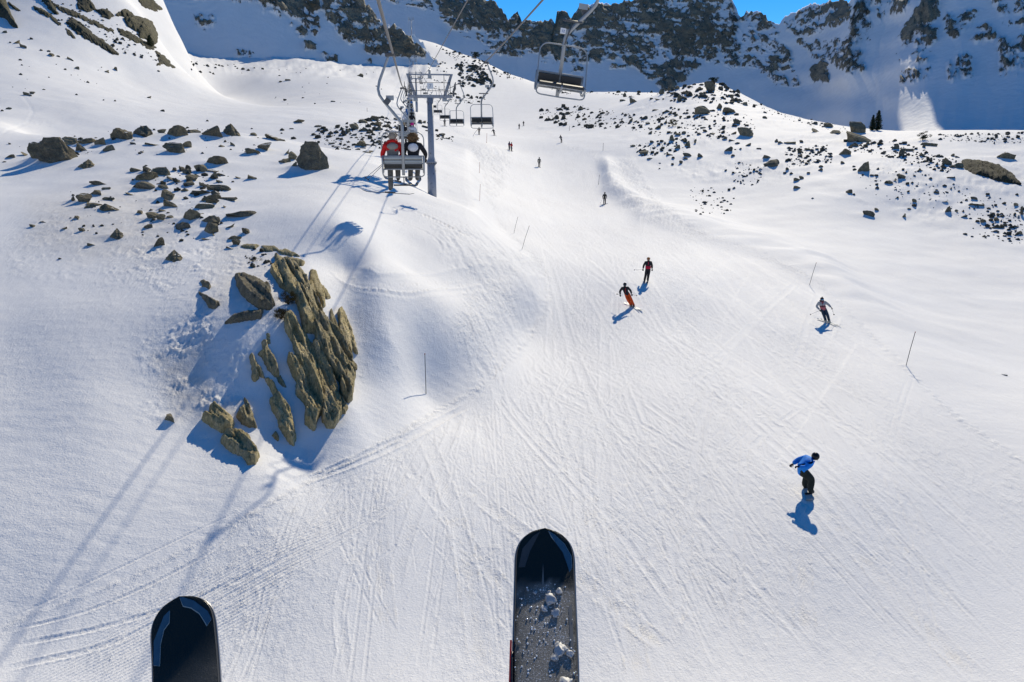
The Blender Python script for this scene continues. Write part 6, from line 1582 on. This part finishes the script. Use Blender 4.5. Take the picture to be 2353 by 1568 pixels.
def big_ski(tip, tail_dir, up_hint, W, label, frost0, patches, stripe, L=1.70):
    """tip: world point of the tip; tail_dir: along the ski towards the boot; W: shovel width"""
    t = empty("ski", tip); tag(t, label, "ski", "pair of skis below the camera")
    y = (-Vector(tail_dir)).normalized(); z = Vector(up_hint); z = (z - y * z.dot(y)).normalized(); x = y.cross(z)
    t.matrix_world = Matrix.Translation(Vector(tip)) @ Matrix((x, y, z)).transposed().to_4x4()
    n, k = 90, 14
    def half(s):    # s metres back from the tip
        sh = W / 2 * (1 - 0.40 * sstep(0.25, 0.85, np.array(s)) + 0.30 * sstep(1.0, 1.65, np.array(s)))
        a = W * 0.62
        if s < a: sh = sh * max(0.0, 1 - ((a - s) / a) ** 3.0) ** 0.5
        return float(max(sh, 0.001))
    def rise(s): return 0.026 * max(0.0, (0.15 - s) / 0.15) ** 1.7 + 0.012 * math.exp(-((s - .8) / .3) ** 2)
    S = [L * (i / n) ** 1.8 for i in range(n + 1)]
    V, Fq = [], []
    for s in S:
        w = half(s)
        for j in range(k + 1):
            u = -1 + 2 * j / k; V.append((u * (w - 0.0035), -s, rise(s) + 0.0065 + 0.0022 * (1 - u ** 4)))
    me = np_mesh("topsheet", V, grid_faces(n + 1, k + 1)[:, ::-1])
    VV = np.array(V); fattr(me, "frost", np.clip(frost0(VV[:, 0], -VV[:, 1]), 0, 1))
    link("topsheet", me, t, SKITOP)
    V = []
    for s in S:
        w = half(s); r = rise(s)
        V += [(-w + .003, -s, r + .0063), (-w, -s, r), (-w + .002, -s, r - .004), (w - .002, -s, r - .004), (w, -s, r), (w - .003, -s, r + .0063)]
    link("core", np_mesh("core", V, grid_faces(n + 1, 6)[:, ::-1]), t, SIDE)
    for sg in (-1, 1):
        mb = MB(); mb.tube([(sg * half(s), -s, rise(s) - 0.0015) for s in S[1:]], 0.0021, 6); mb.build("steel_edge", EDGE, t)
    def patch(name, pts, mat, lift):
        bm = bmesh.new()
        P2 = pts; lo = min(q[1] for q in P2); hi = max(q[1] for q in P2)
        top_ = [bm.verts.new((q[0], -q[1], rise(q[1]) + 0.0088 + lift)) for q in P2]
        f = bm.faces.new(top_)
        bmesh.ops.triangulate(bm, faces=[f])
        for e_ in range(3): 
            bmesh.ops.subdivide_edges(bm, edges=bm.edges[:], cuts=1)
        for v in bm.verts:
            w = max(half(-v.co.y) - .0035, .002); u = max(-1, min(1, v.co.x / w))
            v.co.z = rise(-v.co.y) + 0.0065 + 0.0022 * (1 - u ** 4) + lift
        m_ = MB(); m_.bm.free(); m_.bm = bm
        o = m_.build(name, mat, t); return o
    for nm, pts, mat, lift in patches: patch(nm, [(a * (half(b) - .004), b) for a, b in pts], mat, lift)
    for sgn, mat in stripe:
        mb = MB(); mb.tube([(sgn * (half(s) + 0.0015), -s, rise(s) + 0.002) for s in S if s > 0.26], 0.0028, 6); mb.build("side_stripe", mat, t)
    return t
tipR, botR = at(1251, 1236, 1.705), at(1254, 1568, 1.462)
def frR(x, s): return 1.1 * sstep(0.108, 0.135, s + 0.02 * fbm2(x * 60, s * 60, 3, 5)) * (0.8 + 0.2 * np.cos(x * 30)) * sstep(0.066, 0.05, np.abs(x) + 0.02 * fbm2(x * 80, s * 30, 3, 6))
bluR = [(0.26, .006), (0.55, .014), (0.80, .032), (0.97, .058), (0.97, .082), (0.88, .092), (0.80, .075), (0.66, .05), (0.45, .032), (0.30, .02)]
inn = [(a * 0.97, b + .0018) for a, b in bluR]
big = big_ski(tipR, botR - tipR, (0, -0.75, 0.55), 0.124, "snow dusted black ski hanging at bottom centre", frR,
    [("tip_print", bluR, STICKE, 0.0006), ("tip_print_fill", [(a - (.012 if a > .5 else 0), b + .001) for a, b in bluR[:-1]], STICK, 0.0011),
     ("tip_smoke_print", [(-.35, .008), (-.6, .018), (-.85, .045), (-.95, .085), (-.72, .085), (-.55, .05), (-.42, .03)], plain("ski_smoke_print", (.055, .06, .062), .3, 0, .2, 30), 0.0006),  # smoke grey print along one side of the tip
     ("pale_spike", [(-.12, .125), (-.07, .075), (-.03, .124)], TAPE, 0.0007),
     ("side_print", [(.80, .17), (.92, .16), (.93, .28), (.82, .26)], TAPE, 0.0006)],
    [(-1, SIDE)])
g3 = np.random.default_rng(21)
def clump(t, x, s, r, seed, mat=CLUMP):
    V, F = rock_shape(seed, 3, 3, rough=.5); 
    me = np_mesh("snow_clump", V * np.array([r, r * 1.1, r * .30]), F, True)
    o = link("snow_clump", me, t, mat); o.location = (x, -s, 0.010 + r * .18)
for x, s, r in [(.012, .155, .017), (-.002, .175, .010), (.020, .185, .012), (.028, .135, .010), (.030, .262, .020), (.046, .268, .011), (.016, .275, .012), (.022, .25, .008), (.035, .33, .02), (.008, .14, .006), (-.02, .14, .006), (-.035, .135, .004)]: clump(big, x, s, r * 0.72, int(x * 1e4 + s * 1e3) % 9999 + 50)
drops = MB()
for k in range(150):
    s_ = 0.03 + 0.33 * g3.random() ** .8; x_ = g3.uniform(-.058, .058)
    if s_ < .11 and g3.random() < .75: continue
    r_ = g3.uniform(.0006, .0021); drops.ball((x_, -s_, .0095), r_, 6, 4, (1, 1.2, .6))
do = drops.build("meltwater_drops", plain("ice_drop", (.82, .84, .86), .08, 0, .1, 9), big); do["kind"] = "stuff"
MB().box((-.0665, -.30, .001), (.004, .12, .006)).build("red_sidewall", SKIRED, big)
tipL, botL = at(424, 1392, 1.555), at(430, 1610, 1.415)
def frL(x, s): return 0.30 * sstep(0.10, 0.2, s + 0.5 * x) * sstep(.0, .04, x + .06)
bl1 = [(-.42, .022), (-.62, .03), (-.92, .07), (-.975, .115), (-.78, .12), (-.72, .08), (-.58, .055), (-.40, .045)]
bl2 = [(.06, .004), (.35, .006), (.65, .018), (.90, .045), (.96, .062), (.80, .072), (.62, .045), (.40, .03), (.12, .022)]
lft = big_ski(tipL, botL - tipL, (0.10, -0.75, 0.55), 0.119, "clean dark ski hanging at bottom left", frL,
    [("tip_print", bl1, STICKE, .0006), ("tip_print_fill", [(a - .02, b - .001) for a, b in bl1], STICK, .0011), ("tip_print", bl2, STICKE, .0006), ("tip_print_fill", [(a + .02, b - .0015) for a, b in bl2], STICK, .0011)],
    [(1, EDGE)])
